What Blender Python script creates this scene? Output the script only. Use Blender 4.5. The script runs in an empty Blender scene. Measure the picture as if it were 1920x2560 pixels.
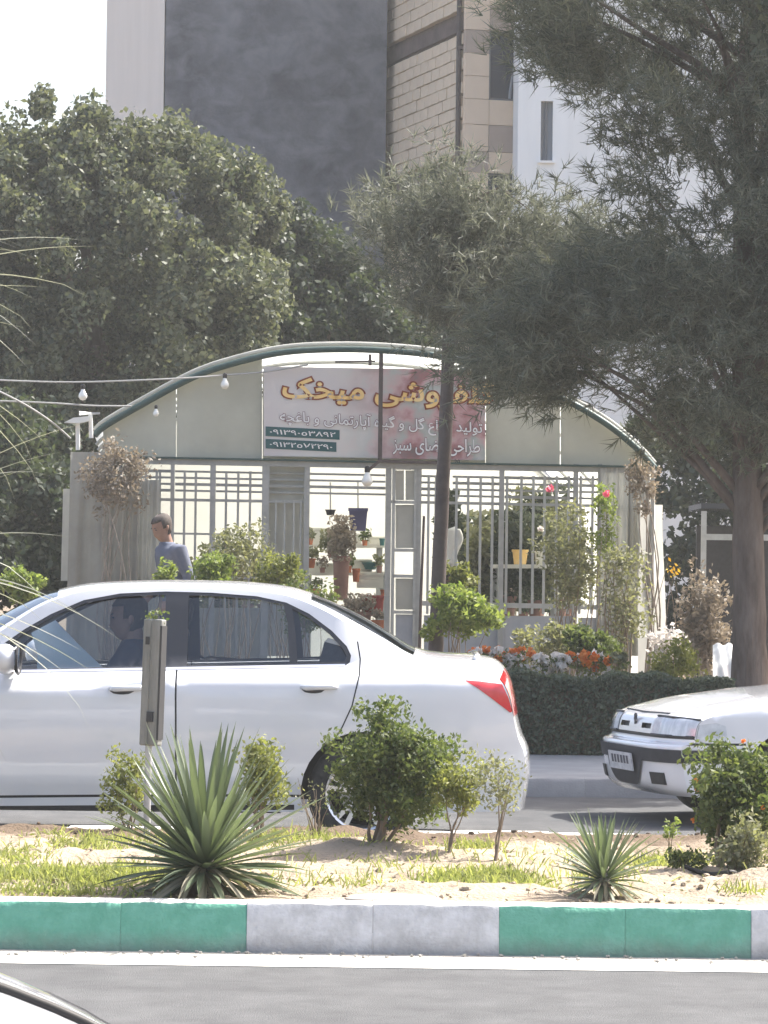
import bpy, bmesh, math, random
import numpy as np
from mathutils import Vector, Matrix
from mathutils.geometry import delaunay_2d_cdt
R = math.radians
random.seed(7)
rng = np.random.default_rng(7)
SC = bpy.context.scene
COL = SC.collection

# ------------------------------------------------------------------ camera, sky, sun, exposure
F = 8820.0                      # focal length in pixels of a 1920 x 2560 frame
EYE = 1.5
cam_d = bpy.data.cameras.new('camera')
cam_d.sensor_fit = 'HORIZONTAL'
cam_d.sensor_width = 36.0
cam_d.lens = 36.0 * F / 1920.0
cam_d.clip_start = 0.1
cam_d.clip_end = 2000.0
cam = bpy.data.objects.new('camera', cam_d)
COL.objects.link(cam)
ROLL = R(0.7)
CAM_R = Matrix.Rotation(R(90) + math.atan(160.0 / F), 3, 'X') @ Matrix.Rotation(ROLL, 3, 'Z')
cam.matrix_world = Matrix.Translation((0, 0, EYE)) @ CAM_R.to_4x4()
SC.camera = cam

SUN = Vector((0.52, 0.34, 0.80)).normalized()       # towards the sun
world = bpy.data.worlds.new('World')
SC.world = world
world.use_nodes = True
nt = world.node_tree
sky = nt.nodes.new('ShaderNodeTexSky')
sky.sky_type = 'NISHITA'
sky.sun_disc = False
sky.sun_elevation = math.asin(SUN.z)
sky.sun_rotation = math.atan2(SUN.x, SUN.y)
sky.air_density = 1.0
sky.dust_density = 6.0
sky.ozone_density = 1.0
nt.links.new(sky.outputs[0], nt.nodes['Background'].inputs[0])
nt.nodes['Background'].inputs[1].default_value = 0.15
sun_d = bpy.data.lights.new('sun', 'SUN')
sun_d.energy = 4.2
sun_d.angle = R(0.5)
sun_d.color = (1.0, 0.97, 0.91)
sun = bpy.data.objects.new('sun', sun_d)
COL.objects.link(sun)
sun.rotation_euler = SUN.to_track_quat('Z', 'Y').to_euler()
SC.view_settings.view_transform = 'Standard'
SC.view_settings.look = 'None'
SC.view_settings.gamma = 1.0
SC.view_settings.use_curve_mapping = False
SC.view_settings.exposure = 1.38
SC.cycles.max_bounces = 8
SC.cycles.transparent_max_bounces = 12

# ------------------------------------------------------------------ reading positions off the photograph
def ray(px, py):
    return CAM_R @ Vector(((px - 960.0) / F, -(py - 1280.0) / F, -1.0))

def P(px, py, d):               # point at depth d
    r = ray(px, py)
    return Vector((0, 0, EYE)) + r * (d / r.y)

def Pz(px, py, z):              # point at height z
    r = ray(px, py)
    return Vector((0, 0, EYE)) + r * ((z - EYE) / r.z)

def on_plane(px, py, org, nrm):
    r = ray(px, py)
    o = Vector((0, 0, EYE))
    return o + r * ((org - o).dot(nrm) / r.dot(nrm))

def xat(px, d):                 # world x of a pixel column at depth d, at eye level
    return (px - 960.0) * d / F

# ------------------------------------------------------------------ materials
MATS = {}
def _new(name):
    m = bpy.data.materials.new(name)
    m.use_nodes = True
    MATS[name] = m
    return m, m.node_tree, m.node_tree.nodes['Principled BSDF']

def pmat(name, c1, c2=None, scale=6.0, rough=0.7, bump=0.0, bscale=40.0, metal=0.0, spec=0.4, coat=0.0, detail=5.0, lo=0.35, hi=0.65, stretch=None, alpha=1.0, trans=0.0):
    m, t, b = _new(name)
    b.inputs['Roughness'].default_value = rough
    b.inputs['Metallic'].default_value = metal
    b.inputs['Specular IOR Level'].default_value = spec
    b.inputs['Coat Weight'].default_value = coat
    b.inputs['Coat Roughness'].default_value = 0.05
    b.inputs['Alpha'].default_value = alpha
    b.inputs['Transmission Weight'].default_value = trans
    b.inputs['Base Color'].default_value = (*c1, 1)
    tc = t.nodes.new('ShaderNodeTexCoord')
    src = tc.outputs['Object']
    if stretch:
        mp = t.nodes.new('ShaderNodeMapping')
        mp.inputs['Scale'].default_value = stretch
        t.links.new(src, mp.inputs[0]); src = mp.outputs[0]
    if c2 is not None:
        n = t.nodes.new('ShaderNodeTexNoise')
        n.inputs['Scale'].default_value = scale
        n.inputs['Detail'].default_value = detail
        n.inputs['Roughness'].default_value = 0.65
        t.links.new(src, n.inputs['Vector'])
        cr_ = t.nodes.new('ShaderNodeValToRGB')
        cr_.color_ramp.elements[0].position = lo
        cr_.color_ramp.elements[1].position = hi
        cr_.color_ramp.elements[0].color = (*c1, 1)
        cr_.color_ramp.elements[1].color = (*c2, 1)
        t.links.new(n.outputs['Fac'], cr_.inputs[0])
        t.links.new(cr_.outputs[0], b.inputs['Base Color'])
    if bump > 0:
        n2 = t.nodes.new('ShaderNodeTexNoise')
        n2.inputs['Scale'].default_value = bscale
        n2.inputs['Detail'].default_value = 6
        t.links.new(src, n2.inputs['Vector'])
        bp = t.nodes.new('ShaderNodeBump')
        bp.inputs['Strength'].default_value = bump
        bp.inputs['Distance'].default_value = 0.02
        t.links.new(n2.outputs['Fac'], bp.inputs['Height'])
        t.links.new(bp.outputs[0], b.inputs['Normal'])
    return m

def leafmat(name, ca, cb, trans=0.35, rough=0.55, tcol=None):
    m, t, b = _new(name)
    g = t.nodes.new('ShaderNodeNewGeometry')
    cr_ = t.nodes.new('ShaderNodeValToRGB')
    cr_.color_ramp.elements[0].color = (*ca, 1)
    cr_.color_ramp.elements[1].color = (*cb, 1)
    t.links.new(g.outputs['Random Per Island'], cr_.inputs[0])
    t.links.new(cr_.outputs[0], b.inputs['Base Color'])
    b.inputs['Roughness'].default_value = rough
    b.inputs['Specular IOR Level'].default_value = 0.25
    tr = t.nodes.new('ShaderNodeBsdfTranslucent')
    hs = t.nodes.new('ShaderNodeMixRGB'); hs.blend_type = 'MULTIPLY'; hs.inputs[0].default_value = 1
    hs.inputs[2].default_value = (*(tcol or (1.5, 1.55, 0.8)), 1)
    t.links.new(cr_.outputs[0], hs.inputs[1])
    t.links.new(hs.outputs[0], tr.inputs[0])
    mx = t.nodes.new('ShaderNodeMixShader'); mx.inputs[0].default_value = trans
    t.links.new(b.outputs[0], mx.inputs[1]); t.links.new(tr.outputs[0], mx.inputs[2])
    t.links.new(mx.outputs[0], t.nodes['Material Output'].inputs[0])
    return m

def sheetmat(name, col, trans=0.45, c2=None, scale=2.0):      # dusty translucent plastic sheet
    m = pmat(name, col, c2, scale=scale, rough=0.6, spec=0.3)
    t = m.node_tree; b = t.nodes['Principled BSDF']
    tr = t.nodes.new('ShaderNodeBsdfTranslucent'); tr.inputs[0].default_value = (*col, 1)
    mx = t.nodes.new('ShaderNodeMixShader'); mx.inputs[0].default_value = trans
    t.links.new(b.outputs[0], mx.inputs[1]); t.links.new(tr.outputs[0], mx.inputs[2])
    t.links.new(mx.outputs[0], t.nodes['Material Output'].inputs[0])
    return m

def glassmat(name, tint, alpha_mix):                           # tinted window pane: part see-through, part mirror
    m, t, b = _new(name)
    t.nodes.remove(b)
    fr = t.nodes.new('ShaderNodeFresnel'); fr.inputs[0].default_value = 1.5
    tp = t.nodes.new('ShaderNodeBsdfTransparent'); tp.inputs[0].default_value = (*tint, 1)
    gl = t.nodes.new('ShaderNodeBsdfGlossy'); gl.inputs['Roughness'].default_value = 0.02
    gl.inputs[0].default_value = (0.9, 0.95, 1, 1)
    ad = t.nodes.new('ShaderNodeMath'); ad.operation = 'ADD'; ad.inputs[1].default_value = alpha_mix
    t.links.new(fr.outputs[0], ad.inputs[0])
    mx = t.nodes.new('ShaderNodeMixShader')
    t.links.new(ad.outputs[0], mx.inputs[0]); t.links.new(tp.outputs[0], mx.inputs[1]); t.links.new(gl.outputs[0], mx.inputs[2])
    t.links.new(mx.outputs[0], t.nodes['Material Output'].inputs[0])
    return m

# ------------------------------------------------------------------ object helpers
def tag(o, label=None, cat=None, group=None, kind=None):
    if label: o['label'] = label
    if cat: o['category'] = cat
    if group: o['group'] = group
    if kind: o['kind'] = kind
    return o

def thing(name, label, cat, loc=(0, 0, 0), rz=0.0, group=None):
    o = bpy.data.objects.new(name, None)
    o.empty_display_size = 0.1
    COL.objects.link(o)
    o.location = loc
    o.rotation_euler = (0, 0, rz)
    return tag(o, label, cat, group)

def root_loc(o):
    while o.parent: o = o.parent
    return Vector(o.location)

class MB:
    """collects shapes, build() links them as one mesh object"""
    def __init__(s): s.v = []; s.f = []; s.mi = []; s.cur = 0
    def add(s, vs, fs):
        n = len(s.v); s.v += [tuple(v) for v in vs]
        for f in fs: s.f.append([i + n for i in f]); s.mi.append(s.cur)
        return s
    def box(s, c, d, rot=None):
        c = Vector(c); h = Vector(d) * 0.5
        vs = [Vector((x * h.x, y * h.y, z * h.z)) for x in (-1, 1) for y in (-1, 1) for z in (-1, 1)]
        if rot is not None: vs = [rot @ v for v in vs]
        return s.add([v + c for v in vs], [(0, 1, 3, 2), (4, 6, 7, 5), (0, 4, 5, 1), (2, 3, 7, 6), (0, 2, 6, 4), (1, 5, 7, 3)])
    def bar(s, a, b, w, t=None, up=Vector((0, 0, 1))):           # rectangular bar from a to b
        a = Vector(a); b = Vector(b); d = (b - a); L = d.length; d.normalize()
        if abs(d.dot(up)) > 0.95: up = Vector((0, 1, 0))
        x = d.cross(up).normalized(); y = x.cross(d)
        return s.box((a + b) / 2, (w, L, t or w), Matrix((x, d, y)).transposed())
    def tube(s, path, r, n=8, cap=True):
        path = [Vector(p) for p in path]
        rr = r if isinstance(r, (list, tuple)) else [r] * len(path)
        vs = []; fs = []
        prev = None
        for i, p in enumerate(path):
            d = (path[min(i + 1, len(path) - 1)] - path[max(i - 1, 0)]).normalized()
            if prev is None:
                u = d.cross(Vector((0, 0, 1)))
                if u.length < 0.1: u = d.cross(Vector((1, 0, 0)))
                u.normalize()
            else:
                u = (prev - d * prev.dot(d)).normalized()
            prev = u
            w = d.cross(u)
            for k in range(n):
                a = 2 * math.pi * k / n
                vs.append(p + (u * math.cos(a) + w * math.sin(a)) * rr[i])
        for i in range(len(path) - 1):
            for k in range(n):
                a = i * n + k; b = i * n + (k + 1) % n
                fs.append((a, b, b + n, a + n))
        if cap:
            fs.append(tuple(range(n - 1, -1, -1)))
            fs.append(tuple(range((len(path) - 1) * n, len(path) * n)))
        return s.add(vs, fs)
    def lathe(s, prof, c, axis='Z', n=20):                        # prof: (radius, height)
        c = Vector(c); vs = []; fs = []
        for r, h in prof:
            for k in range(n):
                a = 2 * math.pi * k / n
                q = Vector((r * math.cos(a), r * math.sin(a), h))
                if axis == 'Y': q = Vector((q.x, q.z, q.y))
                vs.append(c + q)
        for i in range(len(prof) - 1):
            for k in range(n):
                a = i * n + k; b = i * n + (k + 1) % n
                fs.append((a, b, b + n, a + n))
        return s.add(vs, fs)
    def prism(s, poly, off):                                      # planar polygon pushed along off
        n = len(poly); off = Vector(off)
        vs = [Vector(p) for p in poly] + [Vector(p) + off for p in poly]
        fs = [tuple(range(n)), tuple(range(2 * n - 1, n - 1, -1))] + [(i, n + i, n + (i + 1) % n, (i + 1) % n) for i in range(n)]
        return s.add(vs, fs)
    def grid(s, fn, nu, nv):
        vs = [fn(i / nu, j / nv) for i in range(nu + 1) for j in range(nv + 1)]
        return s.add(vs, [(i * (nv + 1) + j, (i + 1) * (nv + 1) + j, (i + 1) * (nv + 1) + j + 1, i * (nv + 1) + j + 1) for i in range(nu) for j in range(nv)])
    def blob(s, c, r, n=10, m=7, jit=0.0):
        c = Vector(c); r = Vector(r) if not isinstance(r, (int, float)) else Vector((r, r, r))
        vs = []; fs = []
        for i in range(m + 1):
            t = math.pi * i / m
            for k in range(n):
                a = 2 * math.pi * k / n; q = 1 + random.uniform(-jit, jit)
                vs.append(c + Vector((math.sin(t) * math.cos(a) * r.x, math.sin(t) * math.sin(a) * r.y, math.cos(t) * r.z)) * q)
        for i in range(m):
            for k in range(n):
                a = i * n + k; b = i * n + (k + 1) % n
                fs.append((a, a + n, b + n, b))
        return s.add(vs, fs)
    def build(s, name, mat, parent=None, smooth=False, world=True, recalc=True, base=None):
        """verts are world coordinates (world=True: the root's position is taken off) or root-local ones"""
        org = Vector((0, 0, 0))
        if parent is not None and world: org = root_loc(parent)
        if parent is None and base is not None: org = Vector(base)
        me = bpy.data.meshes.new(name)
        me.from_pydata([(v[0] - org.x, v[1] - org.y, v[2] - org.z) for v in s.v], [], s.f)
        for m in (mat if isinstance(mat, (list, tuple)) else [mat]): me.materials.append(m)
        if any(s.mi): me.polygons.foreach_set('material_index', s.mi)
        if recalc:
            bm = bmesh.new(); bm.from_mesh(me); bmesh.ops.recalc_face_normals(bm, faces=bm.faces); bm.to_mesh(me); bm.free()
        if smooth:
            me.polygons.foreach_set('use_smooth', [True] * len(me.polygons))
            if smooth == 'auto': me.set_sharp_from_angle(angle=R(40))
        o = bpy.data.objects.new(name, me)
        COL.objects.link(o)
        if parent is not None: o.parent = parent
        elif base is not None: o.location = base
        return o

def mesh_np(name, V, faces_n, mat, parent=None, smooth=False, base=None):
    """V: (N*faces_n, 3) array, each run of faces_n verts is one face"""
    org = np.array(root_loc(parent) if parent is not None else (base if base is not None else (0, 0, 0)), dtype=float)
    V = np.asarray(V, dtype=np.float32) - org.astype(np.float32)
    n = len(V) // faces_n
    me = bpy.data.meshes.new(name)
    me.vertices.add(len(V)); me.vertices.foreach_set('co', V.reshape(-1))
    me.loops.add(len(V)); me.loops.foreach_set('vertex_index', np.arange(len(V), dtype=np.int32))
    me.polygons.add(n)
    me.polygons.foreach_set('loop_start', np.arange(0, len(V), faces_n, dtype=np.int32))
    me.polygons.foreach_set('loop_total', np.full(n, faces_n, dtype=np.int32))
    me.update(calc_edges=True)
    me.materials.append(mat)
    if smooth: me.polygons.foreach_set('use_smooth', [True] * n)
    o = bpy.data.objects.new(name, me); COL.objects.link(o)
    if parent is not None: o.parent = parent
    elif base is not None: o.location = base
    return o

def copy_tree(o, parent=None):
    c = o.copy(); COL.objects.link(c)
    if parent is not None: c.parent = parent
    for ch in list(o.children): copy_tree(ch, c)
    return c

def unit(a): return a / np.maximum(np.linalg.norm(a, axis=-1, keepdims=True), 1e-9)

def leaf_quads(C, size, aspect=0.55, up_bias=0.0, axis=None):
    """rhombic leaves at centres C (N,3); returns (4N,3)"""
    n = len(C)
    ax = unit(rng.normal(size=(n, 3))) if axis is None else unit(axis + 0.5 * rng.normal(size=(n, 3)))
    nr = unit(np.cross(ax, rng.normal(size=(n, 3)) + np.array([0, 0, up_bias])))
    sd = np.cross(ax, nr)
    L = (size * rng.uniform(0.65, 1.3, n))[:, None]
    Wd = L * aspect * 0.5
    a = C - ax * L * 0.5; b = C + sd * Wd + nr * L * 0.08; c = C + ax * L * 0.5; d = C - sd * Wd + nr * L * 0.08
    return np.stack([a, b, c, d], 1).reshape(-1, 3)

def needle_tris(C, D, n_per, length, width, spread=0.8):
    """needle tufts at C pointing along D"""
    C = np.repeat(C, n_per, 0); D = np.repeat(D, n_per, 0)
    n = len(C)
    ax = unit(D + spread * rng.normal(size=(n, 3)))
    sd = unit(np.cross(ax, rng.normal(size=(n, 3))))
    L = (length * rng.uniform(0.7, 1.2, n))[:, None]
    off = D * (rng.uniform(-0.5, 0.5, n) * length)[:, None]
    C = C + off
    return np.stack([C - sd * width / 2, C + sd * width / 2, C + ax * L], 1).reshape(-1, 3)

def in_poly(x, y, poly):
    c = False; n = len(poly); j = n - 1
    for i in range(n):
        xi, yi = poly[i][0], poly[i][1]; xj, yj = poly[j][0], poly[j][1]
        if (yi > y) != (yj > y) and x < (xj - xi) * (y - yi) / (yj - yi) + xi: c = not c
        j = i
    return c

def edge_dist(x, y, poly):
    best = 1e9
    for i in range(len(poly)):
        ax, ay = poly[i]; bx, by = poly[(i + 1) % len(poly)]
        dx, dy = bx - ax, by - ay
        t = max(0, min(1, ((x - ax) * dx + (y - ay) * dy) / (dx * dx + dy * dy + 1e-9)))
        best = min(best, math.hypot(x - ax - t * dx, y - ay - t * dy))
    return best

def poly_points(poly, n, d, depth_half, margin=0.0):
    """n points in a rounded volume whose outline (seen from the road) is the polygon, centred at depth d"""
    xs = [p[0] for p in poly]; ys = [p[1] for p in poly]
    pts = []
    R0 = 0.25 * min(max(xs) - min(xs), max(ys) - min(ys))
    while len(pts) < n:
        x = random.uniform(min(xs), max(xs)); y = random.uniform(min(ys), max(ys))
        if not in_poly(x, y, poly): continue
        e = edge_dist(x, y, poly)
        if e < margin: continue
        h = depth_half * min(1.0, math.sqrt(e / R0 + 0.02))
        pts.append(P(x, y, d + random.uniform(-h, h)))
    return pts
# ------------------------------------------------------------------ material library
M_ASPH = pmat('asphalt', (0.075, 0.076, 0.078), (0.108, 0.109, 0.111), scale=3.0, rough=0.9, bump=0.5, bscale=160, spec=0.2)
M_DUST = pmat('dusty_gutter', (0.34, 0.32, 0.29), (0.50, 0.47, 0.42), scale=14, rough=0.95, bump=0.7, bscale=60, spec=0.1)
M_LINE = pmat('road_paint', (0.80, 0.80, 0.77), (0.62, 0.61, 0.58), scale=9, rough=0.8, lo=0.5, hi=0.9)
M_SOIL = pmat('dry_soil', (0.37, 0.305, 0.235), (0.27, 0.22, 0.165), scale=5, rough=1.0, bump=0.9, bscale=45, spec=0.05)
def dark_strip(m):                  # darker, ragged-edged band of soil towards the back of the median
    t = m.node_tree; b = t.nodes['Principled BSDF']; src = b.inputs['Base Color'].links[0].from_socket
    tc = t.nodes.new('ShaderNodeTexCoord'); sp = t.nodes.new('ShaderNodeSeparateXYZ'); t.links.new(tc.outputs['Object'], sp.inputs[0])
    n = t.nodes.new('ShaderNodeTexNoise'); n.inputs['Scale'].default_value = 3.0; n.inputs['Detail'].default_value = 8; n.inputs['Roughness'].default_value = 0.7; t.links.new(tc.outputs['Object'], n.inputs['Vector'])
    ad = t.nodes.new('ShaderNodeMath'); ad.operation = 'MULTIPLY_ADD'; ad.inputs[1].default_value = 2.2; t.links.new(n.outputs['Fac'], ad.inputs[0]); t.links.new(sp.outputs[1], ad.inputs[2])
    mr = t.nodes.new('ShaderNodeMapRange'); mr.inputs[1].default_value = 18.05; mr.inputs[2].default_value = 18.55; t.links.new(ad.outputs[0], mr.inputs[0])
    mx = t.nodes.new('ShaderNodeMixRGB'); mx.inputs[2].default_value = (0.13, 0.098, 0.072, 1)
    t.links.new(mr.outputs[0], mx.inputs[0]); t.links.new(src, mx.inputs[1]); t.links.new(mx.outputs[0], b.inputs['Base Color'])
dark_strip(M_SOIL)
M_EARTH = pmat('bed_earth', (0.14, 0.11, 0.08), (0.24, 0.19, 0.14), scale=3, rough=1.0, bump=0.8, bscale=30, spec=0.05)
M_PAVE = pmat('pavement_concrete', (0.23, 0.23, 0.235), (0.31, 0.31, 0.312), scale=2.2, rough=0.9, bump=0.2, bscale=80)
M_CONC = pmat('kerb_concrete', (0.62, 0.60, 0.55), (0.74, 0.71, 0.66), scale=12, rough=0.95, bump=0.6, bscale=70, spec=0.1)
M_KGREEN = pmat('green_kerb_paint', (0.085, 0.27, 0.19), (0.125, 0.33, 0.25), scale=9, rough=0.75, bump=0.35, bscale=50)
M_KWHITE = pmat('white_kerb_paint', (0.38, 0.375, 0.375), (0.54, 0.54, 0.55), scale=8, rough=0.8, bump=0.35, bscale=50)
def worn(m, under, amount):
    t = m.node_tree; b = t.nodes['Principled BSDF']; src = b.inputs['Base Color'].links[0].from_socket
    tc = t.nodes.new('ShaderNodeTexCoord'); gm = t.nodes.new('ShaderNodeNewGeometry')
    n = t.nodes.new('ShaderNodeTexNoise'); n.inputs['Scale'].default_value = 5.0; n.inputs['Detail'].default_value = 9; n.inputs['Roughness'].default_value = 0.72
    t.links.new(gm.outputs['Position'], n.inputs['Vector'])
    r = t.nodes.new('ShaderNodeValToRGB'); r.color_ramp.elements[0].position = amount; r.color_ramp.elements[1].position = amount + 0.05
    t.links.new(n.outputs['Fac'], r.inputs[0])
    mx = t.nodes.new('ShaderNodeMixRGB'); mx.inputs[2].default_value = (*under, 1)
    t.links.new(r.outputs[0], mx.inputs[0]); t.links.new(src, mx.inputs[1])
    # splashed road dirt low on the face, ragged at its upper edge
    sp = t.nodes.new('ShaderNodeSeparateXYZ'); t.links.new(gm.outputs['Position'], sp.inputs[0])
    ad = t.nodes.new('ShaderNodeMath'); ad.operation = 'MULTIPLY_ADD'; ad.inputs[1].default_value = 0.16; t.links.new(n.outputs['Fac'], ad.inputs[0]); t.links.new(sp.outputs[2], ad.inputs[2])
    r2 = t.nodes.new('ShaderNodeValToRGB'); r2.color_ramp.elements[0].position = 0.07; r2.color_ramp.elements[0].color = (0.55, 0.55, 0.55, 1); r2.color_ramp.elements[1].position = 0.17; r2.color_ramp.elements[1].color = (0, 0, 0, 1)
    t.links.new(ad.outputs[0], r2.inputs[0])
    m2 = t.nodes.new('ShaderNodeMixRGB'); m2.inputs[2].default_value = (0.20, 0.19, 0.17, 1)
    t.links.new(r2.outputs[0], m2.inputs[0]); t.links.new(mx.outputs[0], m2.inputs[1]); t.links.new(m2.outputs[0], b.inputs['Base Color'])
worn(M_KGREEN, (0.40, 0.40, 0.37), 0.66); worn(M_KWHITE, (0.30, 0.29, 0.28), 0.64)
M_PAINT = pmat('white_car_paint', (0.64, 0.65, 0.675), (0.68, 0.69, 0.71), scale=1.3, rough=0.16, spec=0.5, coat=1.0)
M_BLACK = pmat('black_plastic', (0.018, 0.019, 0.022), (0.03, 0.03, 0.034), scale=30, rough=0.45)
M_TRIM = pmat('dark_trim', (0.045, 0.047, 0.053), rough=0.22)
M_GREYTRIM = pmat('grey_bumper_strip', (0.022, 0.024, 0.030), (0.032, 0.034, 0.042), scale=20, rough=0.55)
M_RUBBER = pmat('tyre_rubber', (0.02, 0.02, 0.02), (0.035, 0.034, 0.032), scale=20, rough=0.85, bump=0.3)
M_RIM = pmat('alloy_rim', (0.62, 0.63, 0.65), rough=0.28, metal=0.85)
M_CHROME = pmat('chrome', (0.75, 0.76, 0.78), rough=0.12, metal=1.0)
M_TAIL = pmat('red_lens', (0.50, 0.015, 0.02), (0.62, 0.03, 0.035), scale=12, rough=0.12, spec=0.6, coat=1.0)
M_TAIL2 = pmat('pale_lens', (0.62, 0.50, 0.50), rough=0.1, spec=0.6, coat=1.0)
M_LENS = pmat('headlight_lens', (0.62, 0.65, 0.68), (0.42, 0.45, 0.48), scale=10, rough=0.12, spec=0.7, coat=1.0, stretch=(1, 3, 1))
M_CGLASS = glassmat('car_window_glass', (0.74, 0.78, 0.81), 0.03)
M_WSGLASS = glassmat('windscreen_glass', (0.80, 0.85, 0.85), 0.10)
M_SEAT = pmat('dark_upholstery', (0.035, 0.037, 0.045), (0.05, 0.052, 0.06), scale=30, rough=0.9)
M_GLINT = pmat('pale_blue_glint', (0.74, 0.86, 0.88), (0.80, 0.88, 0.90), scale=5, rough=0.5)
M_MIRROR = pmat('mirror_glass', (0.8, 0.82, 0.85), rough=0.02, metal=1.0)
M_PLATE = pmat('plate_white', (0.62, 0.63, 0.65), (0.45, 0.46, 0.48), scale=25, rough=0.5)
M_PLATEINK = pmat('plate_ink', (0.08, 0.08, 0.10), rough=0.6)
M_BARK = pmat('pine_bark', (0.115, 0.09, 0.075), (0.19, 0.155, 0.135), scale=9, rough=1.0, bump=1.0, bscale=22, spec=0.05, stretch=(1, 1, 0.25))
M_BARK2 = pmat('tree_bark', (0.12, 0.10, 0.08), (0.20, 0.17, 0.14), scale=9, rough=1.0, bump=0.8, bscale=25, spec=0.05, stretch=(1, 1, 0.3))
M_TWIG = pmat('twig_bark', (0.17, 0.13, 0.095), (0.26, 0.21, 0.16), scale=12, rough=1.0)
M_DRY = pmat('dry_twigs', (0.22, 0.19, 0.155), (0.34, 0.30, 0.26), scale=12, rough=1.0)
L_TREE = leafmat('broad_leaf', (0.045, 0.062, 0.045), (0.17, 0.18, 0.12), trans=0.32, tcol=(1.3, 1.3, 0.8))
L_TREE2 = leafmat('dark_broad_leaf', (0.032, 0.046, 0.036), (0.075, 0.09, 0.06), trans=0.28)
L_PINE = leafmat('pine_needle', (0.078, 0.095, 0.076), (0.21, 0.22, 0.172), trans=0.30, tcol=(1.3, 1.25, 0.8))
L_PINE2 = leafmat('dusty_pine_needle', (0.10, 0.112, 0.088), (0.24, 0.245, 0.20), trans=0.28, tcol=(1.1, 1.12, 0.9))
L_SHRUB = leafmat('shrub_leaf', (0.055, 0.085, 0.032), (0.15, 0.175, 0.075), trans=0.38)
L_SHRUBY = leafmat('yellow_shrub_leaf', (0.11, 0.13, 0.045), (0.24, 0.25, 0.10), trans=0.40)
L_GREY = leafmat('grey_shrub_leaf', (0.14, 0.15, 0.10), (0.25, 0.25, 0.17), trans=0.35)
L_HEDGE = leafmat('hedge_leaf', (0.065, 0.082, 0.062), (0.15, 0.175, 0.125), trans=0.25)
L_BRIGHT = leafmat('bright_leaf', (0.11, 0.16, 0.045), (0.26, 0.3, 0.11), trans=0.42)
L_DRYLEAF = leafmat('dry_leaf', (0.2, 0.175, 0.14), (0.34, 0.3, 0.25), trans=0.3, tcol=(1.2, 1.1, 0.9))
L_GRASS = leafmat('grass_blade', (0.16, 0.19, 0.07), (0.34, 0.35, 0.16), trans=0.40)
L_YUCCA = leafmat('yucca_leaf', (0.075, 0.105, 0.065), (0.15, 0.18, 0.115), trans=0.20, rough=0.42)
L_YUCDRY = leafmat('dead_yucca_leaf', (0.20, 0.18, 0.13), (0.38, 0.34, 0.25), trans=0.2)
L_PALM = leafmat('palm_leaflet', (0.17, 0.18, 0.155), (0.32, 0.33, 0.29), trans=0.35, tcol=(1.2, 1.2, 0.9))
L_FLO = leafmat('orange_petal', (0.62, 0.16, 0.03), (0.75, 0.32, 0.08), trans=0.3, tcol=(1.2, 1.0, 0.8))
L_FLW = leafmat('white_petal', (0.75, 0.70, 0.64), (0.82, 0.78, 0.74), trans=0.3, tcol=(1, 1, 1))
L_FLP = leafmat('pink_petal', (0.75, 0.12, 0.22), (0.80, 0.25, 0.34), trans=0.3, tcol=(1.1, 0.8, 0.8))
L_FLY = leafmat('yellow_petal', (0.75, 0.45, 0.03), (0.80, 0.60, 0.10), trans=0.3, tcol=(1.1, 1.0, 0.5))
M_SHEET = sheetmat('roof_plastic', (0.74, 0.75, 0.70), 0.55, (0.66, 0.67, 0.61))
M_GABLE = sheetmat('gable_plastic', (0.60, 0.60, 0.525), 0.30, (0.46, 0.46, 0.405), 1.2)
M_DRAPE = sheetmat('draped_plastic', (0.36, 0.355, 0.32), 0.30, (0.28, 0.27, 0.245), 3.0)
M_DRAPE2 = sheetmat('pale_plastic', (0.55, 0.55, 0.51), 0.40, (0.44, 0.44, 0.41), 3.0)
M_FRAME = pmat('grey_steel_paint', (0.30, 0.31, 0.29), (0.38, 0.385, 0.37), scale=8, rough=0.55)
M_BARS = pmat('pale_grey_bars', (0.36, 0.37, 0.355), (0.44, 0.45, 0.43), scale=8, rough=0.55)
M_DGREEN = pmat('dark_green_tube', (0.03, 0.065, 0.058), (0.05, 0.085, 0.075), scale=8, rough=0.5)
M_PANEL = pmat('blue_grey_panel', (0.32, 0.345, 0.38), (0.38, 0.40, 0.43), scale=5, rough=0.6)
M_POLE = pmat('brown_pole_paint', (0.065, 0.05, 0.047), (0.10, 0.08, 0.075), scale=7, rough=0.6)
M_POST = pmat('weathered_grey_post', (0.20, 0.20, 0.185), (0.30, 0.30, 0.28), scale=6, rough=0.8, bump=0.3, stretch=(3, 3, 0.5))
M_POSTD = pmat('dark_post_fitting', (0.05, 0.05, 0.052), rough=0.7)
M_METAL = pmat('galvanised_pipe', (0.42, 0.42, 0.42), (0.50, 0.50, 0.50), scale=10, rough=0.5, metal=0.3)
M_WHITE = pmat('white_plastic', (0.78, 0.78, 0.75), rough=0.45)
M_BULB = pmat('bulb_glass', (0.85, 0.85, 0.80), rough=0.15, spec=0.6, coat=0.5)
M_WIRE = pmat('grey_wire', (0.35, 0.35, 0.34), rough=0.6)
M_CEM = pmat('dark_cement_render', (0.085, 0.09, 0.105), (0.25, 0.255, 0.275), scale=0.75, rough=0.95, bump=0.25, bscale=20, detail=8, lo=0.38, hi=0.72)
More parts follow.
